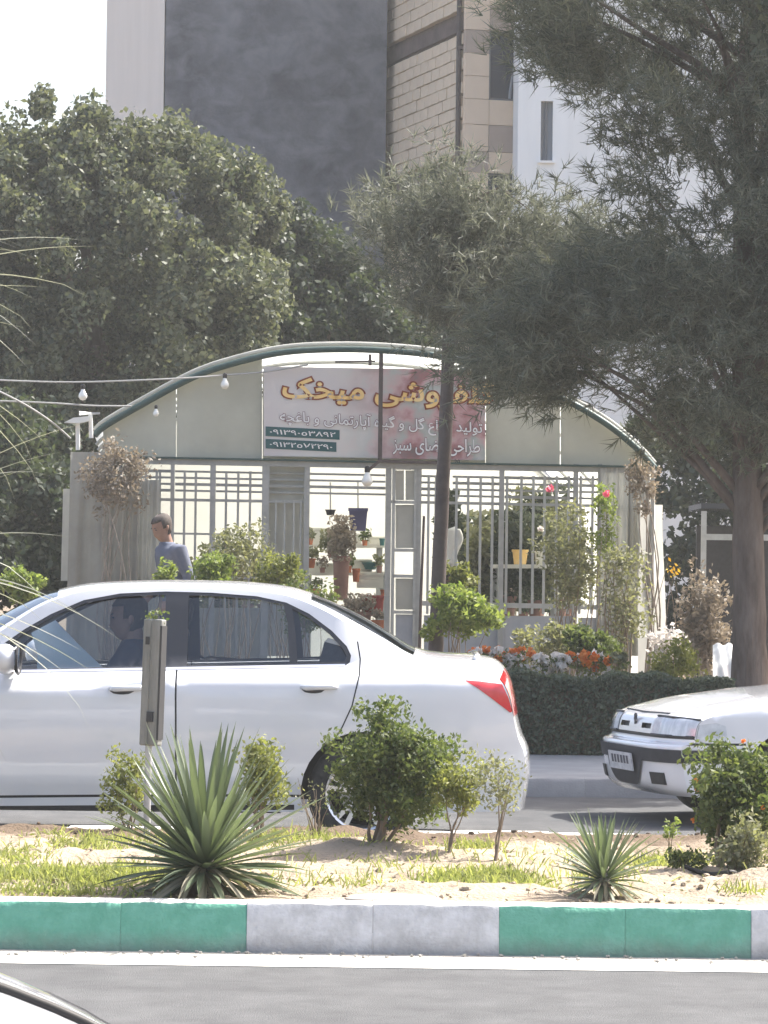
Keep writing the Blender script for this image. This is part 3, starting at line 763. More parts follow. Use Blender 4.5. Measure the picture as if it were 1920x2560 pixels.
SPLIT = {'strip', 'tail', 'head', 'headlight', 'indicator', 'grille', 'rocker_shadow'}
def build_car(root, spine, yfun, side_bottom, regions, strip_rule, pmats, p=3.0, per=5, nt=22, grid=0.06):
    """spine: (xc, zc, xe, ze) from the front sill over the roof to the rear sill.
    regions: list of (key, polygon, push) on the side; strip_rule(i, t) -> key for the top surface.
    pmats: key -> (part name, material, smooth, both sides as one mesh?)"""
    S = crom(spine, per)
    E = [(s[2], s[3]) for s in S]
    outline = E + side_bottom
    # ---- side panel by constrained triangulation
    pts = []; edges = []
    def add_poly(poly, step):
        start = len(pts); m = 0
        for i in range(len(poly)):
            a = poly[i]; b = poly[(i + 1) % len(poly)]
            k = max(1, int(math.hypot(b[0] - a[0], b[1] - a[1]) / step))
            for j in range(k):
                pts.append(Vector((a[0] + (b[0] - a[0]) * j / k, a[1] + (b[1] - a[1]) * j / k))); m += 1
        for i in range(m): edges.append((start + i, start + (i + 1) % m))
    add_poly(outline, 10.0)
    for key, poly, push in regions: add_poly(poly, grid)
    xs = [q[0] for q in outline]; zs = [q[1] for q in outline]
    x = min(xs)
    while x < max(xs):
        z = min(zs)
        while z < max(zs):
            if in_poly(x, z, outline) and edge_dist(x, z, outline) > grid * 0.35: pts.append(Vector((x + random.uniform(-.002, .002), z + random.uniform(-.002, .002))))
            z += grid
        x += grid
    vo, eo, fo, _, _, _ = delaunay_2d_cdt(pts, edges, [], 1, 1e-5)
    groups = {}
    for f in fo:
        cx = sum(vo[i].x for i in f) / len(f); cz = sum(vo[i].y for i in f) / len(f)
        if not in_poly(cx, cz, outline): continue
        key = 'body'; pu = 0.0
        for k, poly, push in regions:
            if in_poly(cx, cz, poly): key = k; pu = push
        groups.setdefault((key, pu), []).append(f)
    def nrm(x, z):
        h = 0.004
        a = (yfun(x + h, z) - yfun(x - h, z)) / (2 * h); b = (yfun(x, z + h) - yfun(x, z - h)) / (2 * h)
        v = Vector((-a, 1.0, -b)); v.normalize(); return v
    store = {}
    for side in (-1, 1):
        for (key, pu), fs in groups.items():
            kk = (key, side)
            st = store.setdefault(kk, ([], [], []))
            idx = {}
            for f in fs:
                ff = []
                for i in f:
                    if i not in idx:
                        x, z = vo[i].x, vo[i].y
                        idx[i] = len(st[0])
                        st[0].append((x, side * (yfun(x, z) + pu), z))
                        n = nrm(x, z); st[2].append((n.x, side * n.y, n.z))
                    ff.append(idx[i])
                st[1].append(ff if side < 0 else ff[::-1])
    # ---- top strip
    tv = [-1 + 2 * j / nt for j in range(nt + 1)]
    tv = [math.copysign(abs(t) ** 0.8, t) for t in tv]
    grid_p = []
    for (xc, zc, xe, ze) in S:
        w = yfun(xe, ze)
        grid_p.append([Vector((xe + (xc - xe) * (1 - abs(t) ** p), w * t, ze + (zc - ze) * (1 - abs(t) ** p))) for t in tv])
    gn = [[None] * (nt + 1) for _ in S]
    for i in range(len(S)):
        for j in range(nt + 1):
            a = grid_p[min(i + 1, len(S) - 1)][j] - grid_p[max(i - 1, 0)][j]
            b = grid_p[i][min(j + 1, nt)] - grid_p[i][max(j - 1, 0)]
            n = b.cross(a)
            n = n.normalized() if n.length > 1e-9 else Vector((0, 0, 1))
            gn[i][j] = -n
    if gn[len(S) // 2][nt // 2].z < 0: gn = [[-q for q in r] for r in gn]
    for i in range(len(S) - 1):
        for j in range(nt):
            tm = (tv[j] + tv[j + 1]) / 2
            key, push = strip_rule(i / per, tm)
            st = store.setdefault((key, 0), ([], [], []))
            b = len(st[0])
            for (a, c) in ((i, j), (i + 1, j), (i + 1, j + 1), (i, j + 1)):
                st[0].append(tuple(grid_p[a][c] + gn[a][c] * push)); st[2].append(tuple(gn[a][c]))
            st[1].append([b, b + 1, b + 2, b + 3])
    # ---- link the parts
    merged = {}
    for (key, side), (v, f, n) in store.items():
        name, mat, per_side, par = pmats[key]
        mk = (key, side if per_side else 9)
        m = merged.setdefault(mk, ([], [], []))
        o = len(m[0]); m[0].extend(v); m[2].extend(n); m[1].extend([[i + o for i in q] for q in f])
    for mk in [m for m in merged if m[0] in SPLIT]:       # one mesh for each separate lamp, strip or moulding
        v, f, n = merged.pop(mk)
        cell = {}
        for i, c in enumerate(v): cell.setdefault(tuple(int(math.floor(q / 0.03)) for q in c), []).append(i)
        up_ = list(range(len(v)))
        def find(i):
            while up_[i] != i: up_[i] = up_[up_[i]]; i = up_[i]
            return i
        for q in f:
            for i in q[1:]: up_[find(i)] = find(q[0])
        for c0, ids in cell.items():
            for dx in (-1, 0, 1):
                for dy in (-1, 0, 1):
                    for dz in (-1, 0, 1):
                        b = cell.get((c0[0] + dx, c0[1] + dy, c0[2] + dz))
                        if b: up_[find(b[0])] = find(ids[0])
            for i in ids[1:]: up_[find(i)] = find(ids[0])
        vc = {i: find(i) for i in range(len(v))}
        for cid in sorted(set(vc.values())):
            ids = [i for i in range(len(v)) if vc[i] == cid]; re = {i: k for k, i in enumerate(ids)}
            merged[(mk[0], (mk[1], cid))] = ([v[i] for i in ids], [[re[i] for i in q] for q in f if q[0] in re], [n[i] for i in ids])
    out = {}
    for (key, side), (v, f, n) in sorted(merged.items(), key=lambda kv: (kv[0][0] != 'body', str(kv[0]))):
        name, mat, per_side, par = pmats[key]
        me = bpy.data.meshes.new(name); me.from_pydata(v, [], f); me.materials.append(mat)
        me.polygons.foreach_set('use_smooth', [True] * len(me.polygons))
        me.normals_split_custom_set_from_vertices(n)
        ob = bpy.data.objects.new(name, me); COL.objects.link(ob)
        ob.parent = out[(par, side)] if par and (par, side) in out else root
        out[(key, side)] = ob
    return S, grid_p, gn, out

def wheel(root, c, r, w, side, rim_r):
    t = MB(); c = Vector(c)
    prof = [(rim_r, -w / 2), (rim_r + 0.01, -w / 2 - 0.004), (r - 0.03, -w / 2), (r - 0.008, -w / 2 + 0.02), (r, -w / 4), (r, w / 4), (r - 0.008, w / 2 - 0.02), (r - 0.03, w / 2), (rim_r + 0.01, w / 2 + 0.004), (rim_r, w / 2), (rim_r, -w / 2)]
    t.lathe(prof, c, 'Y', 40)
    ty = t.build('wheel', M_RUBBER, root, smooth='auto', world=False)
    m = MB(); s = side
    m.lathe([(rim_r, s * w * 0.5), (rim_r - 0.012, s * w * 0.46), (rim_r - 0.02, s * w * 0.1), (rim_r - 0.02, -s * w * 0.4)], c, 'Y', 40)
    m.lathe([(0.0, s * (w * 0.40)), (0.035, s * (w * 0.40)), (0.05, s * w * 0.34), (0.06, s * w * 0.2)], c, 'Y', 20)
    for k in range(10):
        a = 2 * math.pi * (k // 2) / 5 + (0.16 if k % 2 else -0.16) + 0.3
        d = Vector((math.cos(a), 0, math.sin(a)))
        m.bar(c + d * 0.04 + Vector((0, s * w * 0.32, 0)), c + d * (rim_r - 0.012) + Vector((0, s * w * 0.38, 0)), 0.026, 0.02, up=Vector((0, 1, 0)))
    m.build('rim', M_RIM, ty, smooth='auto', world=False)
    MB().lathe([(0.02, -s * 0.02), (0.13, -s * 0.02), (0.13, -s * 0.035), (0.02, -s * 0.035)], c, 'Y', 24).build('brake_disc', M_METAL, ty, world=False)

def seat(root, x, y, z, name='seat'):
    m = MB(); tilt = Matrix.Rotation(R(-14), 3, 'Y').inverted()
    m.box((x - 0.06, y, z), (0.50, 0.46, 0.15))
    m.box((x + 0.26, y, z + 0.30), (0.13, 0.46, 0.60), Matrix.Rotation(R(12), 3, 'Y'))
    m.box((x + 0.36, y, z + 0.68), (0.09, 0.26, 0.17), Matrix.Rotation(R(8), 3, 'Y'))
    o = m.build(name, M_SEAT, root, world=False)
    md = o.modifiers.new('round', 'BEVEL'); md.width = 0.04; md.segments = 2
    return o

# ---------- white saloon
S_PX, AX, GY = 454.0, 905.0, 2121.0
cs, sn = math.cos(-ROLL), math.sin(-ROLL)
def sl(px, py):                     # photograph pixel -> saloon side view in metres (x along, z up), roll taken off
    dx, dy = px - 960.0, py - 1280.0
    qx = dx * math.cos(ROLL) + dy * math.sin(ROLL); qy = -dx * math.sin(ROLL) + dy * math.cos(ROLL)
    return ((qx + 960.0 - AX0) / S_PX, (GY0 - (qy + 1280.0)) / S_PX)
AX0 = GY0 = 0.0
_a = sl(AX, GY); AX0 = _a[0] * S_PX; GY0 = -_a[1] * S_PX
def sls(l): return [sl(*q) for q in l]
spine_px = [(-750, 2060, -690, 2060), (-768, 1960, -700, 1960), (-755, 1850, -690, 1855), (-715, 1790, -630, 1803), (-560, 1732, -540, 1757), (-380, 1690, -370, 1716), (-230, 1660, -222, 1688),
            (-110, 1584, -92, 1632), (0, 1521, 0, 1574), (70, 1488, 76, 1524), (122, 1473, 132, 1498), (203, 1458, 206, 1478), (347, 1451, 347, 1471), (521, 1452, 521, 1472), (637, 1458, 637, 1479), (723, 1470, 722, 1493),
            (810, 1499, 806, 1527), (897, 1540, 888, 1573), (968, 1582, 955, 1610), (1041, 1626, 1030, 1650), (1111, 1640, 1102, 1664), (1192, 1644, 1178, 1671), (1250, 1656, 1232, 1688), (1279, 1686, 1258, 1710),
            (1294, 1736, 1274, 1745), (1303, 1788, 1284, 1792), (1316, 1840, 1296, 1845), (1334, 1886, 1312, 1890), (1335, 1956, 1314, 1958), (1322, 2032, 1300, 2032)]
spine = [(*sl(a, b), *sl(c, d)) for a, b, c, d in spine_px]
XR = max(s[0] for s in spine); XF = min(s[0] for s in spine)
def y_saloon(x, z):
    base = 0.875
    if x > 0.35: base -= 0.15 * ((x - 0.35) / (XR - 0.35)) ** 2.4
    if x < -2.9: base -= 0.16 * ((-2.9 - x) / (-2.9 - XF)) ** 2.4
    zsh = 0.872 + 0.030 * max(-1.0, min(1.2, (x + 1.3) / 1.6))
    u = z - zsh
    if u < 0:
        d = -u
        ins = -0.085 * d + 0.23 * d * d + 0.004 * math.exp(-d / 0.01)
        ins += 0.018 * sstep(0.50, 0.62, d)
    else:
        k = 0.42 + 0.42 * sstep(-0.15, 0.12, x) + 0.2 * sstep(-2.5, -2.8, x)
        e = 0.115
        s1 = 1.35 - 0.35 * sstep(0.1, 0.4, x)
        ins = s1 * min(u, e) + k * max(0.0, u - e)
        if u > 0.42: ins += 0.9 * (u - 0.42) ** 2
    return base - ins
AR = 0.342
def arch(cx, cz, r, n=18):          # from the rear foot to the front foot
    zb = sl(AX, 2034)[1]
    a0 = math.asin((zb - cz) / r)
    return [(cx + r * math.cos(a0 + (math.pi - 2 * a0) * i / n), cz + r * math.sin(a0 + (math.pi - 2 * a0) * i / n)) for i in range(n + 1)]
WB = 2.65
zb = sl(AX, 2034)[1]
bottom = arch(0.0, 0.30, AR) + [(-0.5, zb), (-1.4, zb), (-2.2, zb)] + arch(-WB, 0.30, AR)
opening = sls([(-70, 1674), (0, 1611), (52, 1574), (116, 1537), (197, 1502), (289, 1485), (405, 1480), (521, 1483), (637, 1492), (712, 1508), (770, 1536), (828, 1579), (866, 1618), (877, 1641), (874, 1658), (862, 1667), (428, 1675), (-40, 1685)])
pane_f = sls([(-48, 1670), (0, 1622), (55, 1583), (118, 1545), (199, 1510), (290, 1493), (406, 1488), (406, 1667), (-35, 1677)])
pane_r = sls([(464, 1490), (521, 1491), (637, 1500), (705, 1513), (716, 1560), (722, 1661), (464, 1666)])
pane_q = sls([(727, 1523), (770, 1547), (822, 1588), (856, 1624), (866, 1643), (860, 1656), (742, 1659), (736, 1580)])
def outset(poly, d):
    cx = sum(q[0] for q in poly) / len(poly); cz = sum(q[1] for q in poly) / len(poly)
    n = len(poly); out = []
    for i in range(n):
        a, b, c = poly[i - 1], poly[i], poly[(i + 1) % n]
        e1 = (b[0] - a[0], b[1] - a[1]); e2 = (c[0] - b[0], c[1] - b[1])
        l1 = math.hypot(*e1); l2 = math.hypot(*e2)
        nx = e1[1] / l1 + e2[1] / l2; nz = -e1[0] / l1 - e2[0] / l2
        l = math.hypot(nx, nz) or 1
        q = (b[0] + nx / l * d, b[1] + nz / l * d)
        out.append(q)
    return out
front_door = sls([(-150, 1687), (434, 1677), (436, 1985), (-30, 1990), (-120, 1940), (-160, 1800)])
rear_edge = [(893, 1606), (900, 1650), (898, 1690), (880, 1765), (856, 1817), (812, 1890), (770, 1950), (752, 1990)]
rear_door = sls([(442, 1677), (895, 1672), (898, 1690), (880, 1765), (856, 1817), (812, 1890), (770, 1950), (752, 1988), (444, 1986)])
SW = 0.010
regs = [('door_f', front_door, 0.0), ('door_r', rear_door, 0.0),
        ('seam', buffer_line(sls([(439, 1677), (440, 1800), (440, 1986)]), SW), -0.010),
        ('seam', buffer_line(sls([(-30, 1993), (200, 1991), (440, 1989), (752, 1991)]), 0.014), -0.012),
        ('seam', buffer_line(sls(rear_edge), SW * 0.8), -0.008),
        ('seam', buffer_line(sls([(-155, 1690), (-163, 1800), (-122, 1942), (-30, 1993)]), SW), -0.010),
        ('rocker_shadow', buffer_line(sls([(-140, 2024), (300, 2021), (735, 2020)]), 0.03), -0.012),  # black strip painted as the shadow line under the rocker
        ('opening', opening, -0.004), ('pane_f', pane_f, -0.018), ('pane_r', pane_r, -0.018), ('pane_q', pane_q, -0.018),
        ('belt', buffer_line(sls([(-30, 1681), (200, 1677), (428, 1673), (640, 1669), (862, 1665)]), 0.014), 0.004),
        ('tail', sls([(1161, 1701), (1200, 1704), (1231, 1708), (1256, 1712), (1272, 1745), (1282, 1780), (1276, 1783), (1232, 1749), (1195, 1722)]), 0.004)]
def strip_saloon(i, t):
    a = abs(t)
    if 7.0 <= i < 10.0 and a < 0.94: return 'windscreen', -0.004
    if 15.6 <= i < 18.9 and a < 0.88: return 'rear_glass', -0.004
    if 22.6 <= i < 25.0 and a > 0.55: return 'tail', 0.004
    if 24.6 <= i < 26.0 and a < 0.36: return 'rear_panel', 0.0
    if 1.5 <= i < 2.6 and a < 0.7: return 'grille', -0.01
    if 2.4 <= i < 3.4 and a > 0.62: return 'headlight', 0.003
    return 'body', 0.0
PM = {'body': ('body', M_PAINT, False, None), 'door_f': ('front_door', M_PAINT, True, None), 'door_r': ('rear_door', M_PAINT, True, None), 'seam': ('door_gap', M_BLACK, False, None),
      'rocker_shadow': ('sill_shadow', M_BLACK, False, None), 'opening': ('window_trim', M_TRIM, True, None), 'pane_f': ('front_window', M_CGLASS, True, None), 'pane_r': ('rear_window', M_CGLASS, True, None),
      'pane_q': ('quarter_window', M_CGLASS, True, None), 'belt': ('belt_moulding', M_CHROME, True, None), 'tail': ('tail_light', M_TAIL, False, None), 'windscreen': ('windscreen', M_WSGLASS, False, None),
      'rear_glass': ('rear_windscreen', M_CGLASS, False, None), 'rear_panel': ('number_plate_recess', M_PAINT, False, None), 'grille': ('grille', M_BLACK, False, None), 'headlight': ('headlight', M_LENS, False, None)}
D_S = F / S_PX                      # depth of the near flank
car1 = thing('saloon_car', 'white four-door saloon with red tail lights passing behind the planted median', 'car', (0, 0, 0))
S1, G1, N1, parts1 = build_car(car1, spine, y_saloon, bottom, regs, strip_saloon, PM)
for sd in (-1, 1):
    for ax in (0.0, -WB): wheel(car1, (ax, sd * 0.755, 0.30), 0.305, 0.205, sd, 0.205)
MB().box((-1.33, 0, 0.42), (3.6, 1.20, 0.34)).box((-1.33, 0, 0.23), (1.75, 1.5, 0.10)).box((0.55, 0, 0.45), (0.5, 1.2, 0.3)).build('underbody', M_BLACK, car1, world=False)
seat(car1, -1.42, -0.38, 0.60); seat(car1, -1.42, 0.38, 0.60)
m = MB(); m.box((-0.52, 0, 0.58), (0.5, 1.25, 0.16)); m.box((-0.22, 0, 0.86), (0.14, 1.25, 0.52), Matrix.Rotation(R(14), 3, 'Y'))
m.build('rear_bench', M_SEAT, car1, world=False)
MB().box((0.1, 0, 0.98), (0.5, 1.2, 0.04)).build('parcel_shelf', M_SEAT, car1, world=False)
MB().box((-2.24, 0, 0.80), (0.40, 1.38, 0.26)).box((-2.08, -0.38, 0.92), (0.14, 0.36, 0.06)).build('dashboard', M_SEAT, car1, world=False)
m = MB(); c0 = Vector((-1.92, -0.38, 0.88)); tl = Matrix.Rotation(R(-28), 3, 'Y')
ring = [c0 + tl @ Vector((0, 0.18 * math.cos(a), 0.18 * math.sin(a))) for a in [2 * math.pi * k / 24 for k in range(25)]]
m.tube(ring, 0.014, 6, cap=False); m.bar(c0 + tl @ Vector((0, -0.17, 0)), c0 + tl @ Vector((0, 0.17, 0)), 0.03, 0.012); m.tube([c0, c0 + tl @ Vector((-0.2, 0, 0))], 0.025, 8)
m.build('steering_wheel', M_BLACK, car1, world=False)
# pale panel added as a bright sky reflection in the front window
q = lambda px, py, y: Vector((sl(px, py)[0], y, sl(px, py)[1]))
MB().prism([q(58, 1586, -0.42), q(116, 1554, -0.34), (q(185, 1618, -0.50)), q(250, 1672, -0.66), q(84, 1680, -0.68), q(80, 1640, -0.56)], (0.0, 0.015, 0)).build('sky_glint', M_GLINT, car1, world=False)
for sd in (-1, 1):                  # handles, mirrors
    for key, (hx, hz) in (('door_f', sl(318, 1722)), ('door_r', sl(797, 1719))):
        y = y_saloon(hx, hz)
        h = MB(); h.tube([(hx - 0.095, sd * (y - 0.005), hz - .002), (hx - 0.07, sd * (y + 0.028), hz), (hx + 0.07, sd * (y + 0.030), hz + 0.006), (hx + 0.10, sd * (y + .002), hz + 0.006)], [0.012, 0.017, 0.017, 0.014], 8)
        h.build('handle', M_PAINT, parts1[(key, sd)], smooth=True, world=False)
        b = MB().blob((hx - 0.03, sd * (y - 0.004), hz - 0.014), (0.075, 0.012, 0.026), 14, 6); b.build('handle_cup', M_GREYTRIM, parts1[(key, sd)], smooth=True, world=False)
    mx, mz = sl(28, 1648)
    h = MB(); h.blob((mx - 0.03, sd * 0.90, mz), (0.075, 0.125, 0.085), 16, 10)
    h.bar((mx - 0.02, sd * 0.76, mz - 0.06), (mx - 0.03, sd * 0.86, mz - 0.05), 0.06, 0.03)
    hm = h.build('door_mirror', M_PAINT, car1, smooth='auto', world=False)
    g = MB(); g.grid(lambda u, v: Vector((mx + 0.048 - 0.05 * (2 * u - 1) ** 2 * 0.3, sd * (0.90 + 0.115 * (2 * u - 1)), mz + 0.07 * (2 * v - 1))), 6, 4); g.build('mirror_glass', M_MIRROR, hm, world=False)
    g = MB(); g.tube([Vector((mx + 0.044, sd * (0.90 + 0.122 * math.cos(a)), mz + 0.08 * math.sin(a))) for a in [2 * math.pi * k / 20 for k in range(21)]], 0.009, 6, cap=False); g.build('mirror_rim', M_BLACK, hm, world=False)
lx, lz = sl(1200, 1646)
MB().tube([(lx - .02, -0.55, lz - .012), (lx, -0.35, lz - .002), (lx, 0, lz + .004), (lx, 0.35, lz - .002), (lx - .02, 0.55, lz - .012)], [0.012, 0.018, 0.018, 0.018, 0.012], 8).build('boot_lip', M_PAINT, car1, smooth=True, world=False)
axle = P(AX, GY, D_S)
car1.location = (axle.x, D_S + 0.875, 0.0)

# ---------- white saloon with the dark bumper strip, nosing out from the right
def box_saloon(root, plate=True):
    K = 0.92
    sp = [(0.10, .20, .24, .20), (0.03, .25, .17, .25), (0.0, .34, .14, .34), (-0.01, .44, .13, .44), (-0.02, .50, .12, .50), (-0.01, .535, .13, .535), (0.045, .555, .19, .555), (0.055, .60, .20, .60), (0.075, .68, .22, .675),
          (0.12, .725, .26, .71), (0.25, .765, .36, .745), (0.55, .83, .60, .80), (0.95, .885, .97, .85), (1.30, .925, 1.30, .89), (1.50, 1.02, 1.47, .97), (1.80, 1.22, 1.78, 1.16), (2.06, 1.355, 2.06, 1.30), (2.30, 1.395, 2.30, 1.345),
          (2.9, 1.405, 2.9, 1.355), (3.25, 1.375, 3.25, 1.325), (3.45, 1.30, 3.43, 1.24), (3.80, 1.06, 3.78, 1.01), (4.05, 1.0, 4.02, .955), (4.30, .985, 4.24, .93), (4.38, .90, 4.30, .87), (4.40, .60, 4.31, .60), (4.40, .45, 4.31, .45), (4.34, .24, 4.27, .24)]
    sp = [tuple(v * K for v in s) for s in sp]
    def yf(x, z):
        x /= K; z /= K
        base = 0.84
        if x < 0.55: base -= 0.17 * ((0.55 - x) / 0.55) ** 3
        if x > 3.8: base -= 0.09 * ((x - 3.8) / 0.6) ** 2
        zsh = 0.71 + 0.10 * min(1.0, max(0.0, x / 1.5))
        u = z - zsh
        if u < 0: ins = -0.06 * (-u) + 0.16 * u * u
        else:
            ins = 0.7 * min(u, 0.07) + 0.42 * max(0.0, u - 0.07)
        return K * (base - ins)
    def ar(cx, r=0.345, n=16):
        zb = 0.22; cz = 0.29; a0 = math.asin((zb - cz) / r)
        return [(K * (cx + r * math.cos(a0 + (math.pi - 2 * a0) * i / n)), K * (cz + r * math.sin(a0 + (math.pi - 2 * a0) * i / n))) for i in range(n + 1)]
    bot = ar(3.53) + [(K * 2.8, K * .22), (K * 2.0, K * .22), (K * 1.5, K * .22)] + ar(0.86)
    k = lambda l: [(a * K, b * K) for a, b in l]
    rg = [('door_f', k([(1.38, .86), (2.42, .90), (2.42, .30), (1.45, .30)]), 0.0), ('door_r', k([(2.45, .90), (3.36, .90), (3.36, .62), (3.14, .45), (3.08, .30), (2.45, .30)]), 0.0),
          ('seam', buffer_line(k([(2.435, .90), (2.435, .30)]), .010), -.01), ('seam', buffer_line(k([(1.365, .87), (1.375, .55), (1.44, .285), (3.07, .285), (3.15, .45), (3.37, .62), (3.37, .90)]), .010), -.01),
          ('strip', k([(.128, .425), (.124, .51), (.53, .51), (.53, .425)]), 0.012), ('strip', k([(3.86, .50), (3.86, .56), (4.305, .56), (4.305, .50)]), 0.012), ('strip', k([(1.46, .50), (1.46, .545), (2.41, .545), (2.41, .50)]), 0.012), ('strip', k([(2.46, .50), (2.46, .545), (3.1, .545), (3.1, .50)]), 0.012),
          ('seam', buffer_line(k([(.14, .548), (.3, .55), (.54, .55)]), .014), -.012),
          ('head', k([(.205, .575), (.225, .675), (.34, .69), (.40, .67), (.405, .60), (.39, .575)]), .006),
          ('opening', k([(1.47, .935), (1.80, 1.13), (2.10, 1.27), (2.35, 1.315), (2.9, 1.325), (3.2, 1.30), (3.45, 1.14), (3.58, .96), (3.54, .935)]), -.004),
          ('pane_f', k([(1.56, .955), (1.83, 1.12), (2.12, 1.245), (2.37, 1.285), (2.37, .955)]), -.016), ('pane_r', k([(2.46, .955), (2.46, 1.29), (2.9, 1.30), (3.08, 1.285), (3.12, .955)]), -.016), ('pane_q', k([(3.18, .955), (3.17, 1.26), (3.40, 1.12), (3.52, .96)]), -.016),
          ('tail', k([(4.08, .66), (4.06, .84), (4.20, .85), (4.30, .84), (4.31, .66)]), .005)]
    def rule(i, t):
        a = abs(t)
        if 2.8 <= i < 4.2: return 'strip', 0.012
        if 6.9 <= i < 8.75:
            if 0.56 < a: return 'head', 0.004
            if 0.44 < a <= 0.56: return 'indicator', 0.004
            if 0.16 < a < 0.40 and 7.2 < i < 7.7: return 'grille', -0.02
        if 6.45 <= i < 6.9: return 'seam', -0.006
        if 13.2 <= i < 16.4 and a < 0.93: return 'windscreen', -.004
        if 19.6 <= i < 21.4 and a < 0.90: return 'rear_glass', -.004
        if 24 <= i < 25 and a > 0.6: return 'tail', 0.004
        return 'body', 0.0
    pm = {'body': ('body', M_PAINT, False, None), 'door_f': ('front_door', M_PAINT, True, None), 'door_r': ('rear_door', M_PAINT, True, None), 'seam': ('panel_gap', M_BLACK, False, None), 'strip': ('bumper_strip', M_GREYTRIM, False, None),
          'opening': ('window_trim', M_TRIM, True, None), 'pane_f': ('front_window', M_CGLASS, True, None), 'pane_r': ('rear_window', M_CGLASS, True, None), 'pane_q': ('quarter_window', M_CGLASS, True, None), 'tail': ('tail_light', M_TAIL, False, None),
          'intake': ('air_intake', M_GREYTRIM, False, None), 'head': ('headlight', M_LENS, False, None), 'indicator': ('indicator', M_PLATE, False, None), 'grille': ('grille', M_BLACK, False, None), 'windscreen': ('windscreen', M_WSGLASS, False, None), 'rear_glass': ('rear_windscreen', M_CGLASS, False, None)}
    S, G, N, parts = build_car(root, sp, yf, bot, rg, rule, pm, nt=40, p=4.2)
    def at(i, t, off=0.0):              # point on the nose surface
        r = i * 5; r0 = int(r); fr = r - r0
        tt = math.copysign(abs(t) ** (1 / 0.8), t); jj = (tt + 1) / 2 * 40; j0 = min(39, int(jj)); fj = jj - j0
        a = G[r0][j0].lerp(G[r0][j0 + 1], fj); b = G[r0 + 1][j0].lerp(G[r0 + 1][j0 + 1], fj)
        return a.lerp(b, fr) + N[r0][j0] * off
    mi = MB(); mi.grid(lambda u, v: at(1.05 + 1.75 * v, (2 * u - 1) * (0.20 + 0.27 * math.sqrt(v) if v < .75 else 0.434 + 0.1 * (v - .75)), .008), 16, 14); mi.build('air_intake', M_GREYTRIM, root, world=False, smooth=True)
    if plate:
        MB().prism([at(2.1, -0.30, .03), at(2.1, 0.30, .03), at(3.45, 0.30, .036), at(3.45, -0.30, .036)], (0.01, 0, 0)).build('number_plate', M_PLATE, root, world=False)
        mk = MB()
        for j in range(6):
            t0 = -0.22 + j * 0.075 + (0.02 if j > 2 else 0)
            mk.prism([at(2.5, t0, .034), at(2.5, t0 + 0.045, .034), at(3.1, t0 + 0.045, .038), at(3.1, t0, .038)], (0.004, 0, 0))
        mk.build('plate_mark', M_PLATEINK, root, world=False)
    for sd in (-1, 1):
        MB().prism([at(1.35, sd * 0.60, .012), at(1.35, sd * 0.80, .012), at(2.15, sd * 0.80, .012), at(2.15, sd * 0.60, .012)], (0.012, 0, 0)).build('fog_lamp_recess', M_BLACK, root, world=False)
        MB().tube([at(6.95, sd * 0.44, .008), at(6.95, sd * 0.7, .008), at(6.95, sd * 0.99, .008)], 0.007, 6).tube([at(8.75, sd * 0.44, .008), at(8.75, sd * 0.7, .008), at(8.75, sd * 0.99, .008)], 0.008, 6).build('headlight_trim', M_BLACK, root, world=False)
        for ax in (0.86, 3.53): wheel(root, (K * ax, sd * 0.70 * K, 0.27), 0.27, 0.18, sd, 0.175)
    # rampant-animal shaped badge on the grille centre
    c = at(8.0, 0.0, 0.012)
    bp = [(-.016, -.030), (-.004, -.026), (.002, -.034), (.012, -.030), (.008, -.016), (.014, -.004), (.024, .0), (.012, .010), (.016, .026), (.004, .036), (-.012, .032), (-.018, .020), (-.010, .012), (-.014, -.004), (-.022, -.014)]
    MB().prism([c + Vector((-0.004, yy, zz)) for yy, zz in bp], (0.012, 0, 0)).build('badge', M_TRIM, root, world=False)
    MB().tube([at(9.3, -0.52, .002), at(9.15, 0, .002), at(9.3, 0.52, .002)], 0.006, 6).build('bonnet_gap', M_BLACK, root, world=False)
    MB().box((2.0, 0, .40), (2.9, 1.05, .30)).box((0.55, 0, .36), (0.7, 1.0, .26)).box((2.0, 0, .21), (1.5, 1.3, .06)).build('underbody', M_BLACK, root, world=False)
    seat(root, 2.15, -0.34, 0.52); seat(root, 2.15, 0.34, 0.52)
    MB().box((1.42, 0, .74), (0.36, 1.3, .22)).build('dashboard', M_SEAT, root, world=False)
    MB().box((3.05, 0, .55), (0.5, 1.15, .18)).box((3.3, 0, .80), (0.14, 1.15, .45)).build('rear_bench', M_SEAT, root, world=False)
    for sd in (-1, 1):
        MB().blob((1.50, sd * 0.83, .90), (0.06, 0.10, 0.065), 12, 8).bar((1.5, sd * 0.68, .86), (1.5, sd * 0.76, .88), .05, .025).build('door_mirror', M_PAINT, root, smooth='auto', world=False)
        for hx in (2.2, 3.1): MB().box((hx, sd * (yf(hx, .70) + .008), .70), (0.13, .02, .03)).build('handle', M_BLACK, parts[('door_f' if hx < 2.3 else 'door_r', sd)], world=False)
    return root
car2 = thing('saloon_car', 'white saloon with grey bumper strip and number plate, its nose coming past the shrub', 'car')
box_saloon(car2)
c = P(1566, 1840, 22.0)
car2.location = (c.x, 22.0, 0); car2.rotation_euler = (0, 0, R(15))
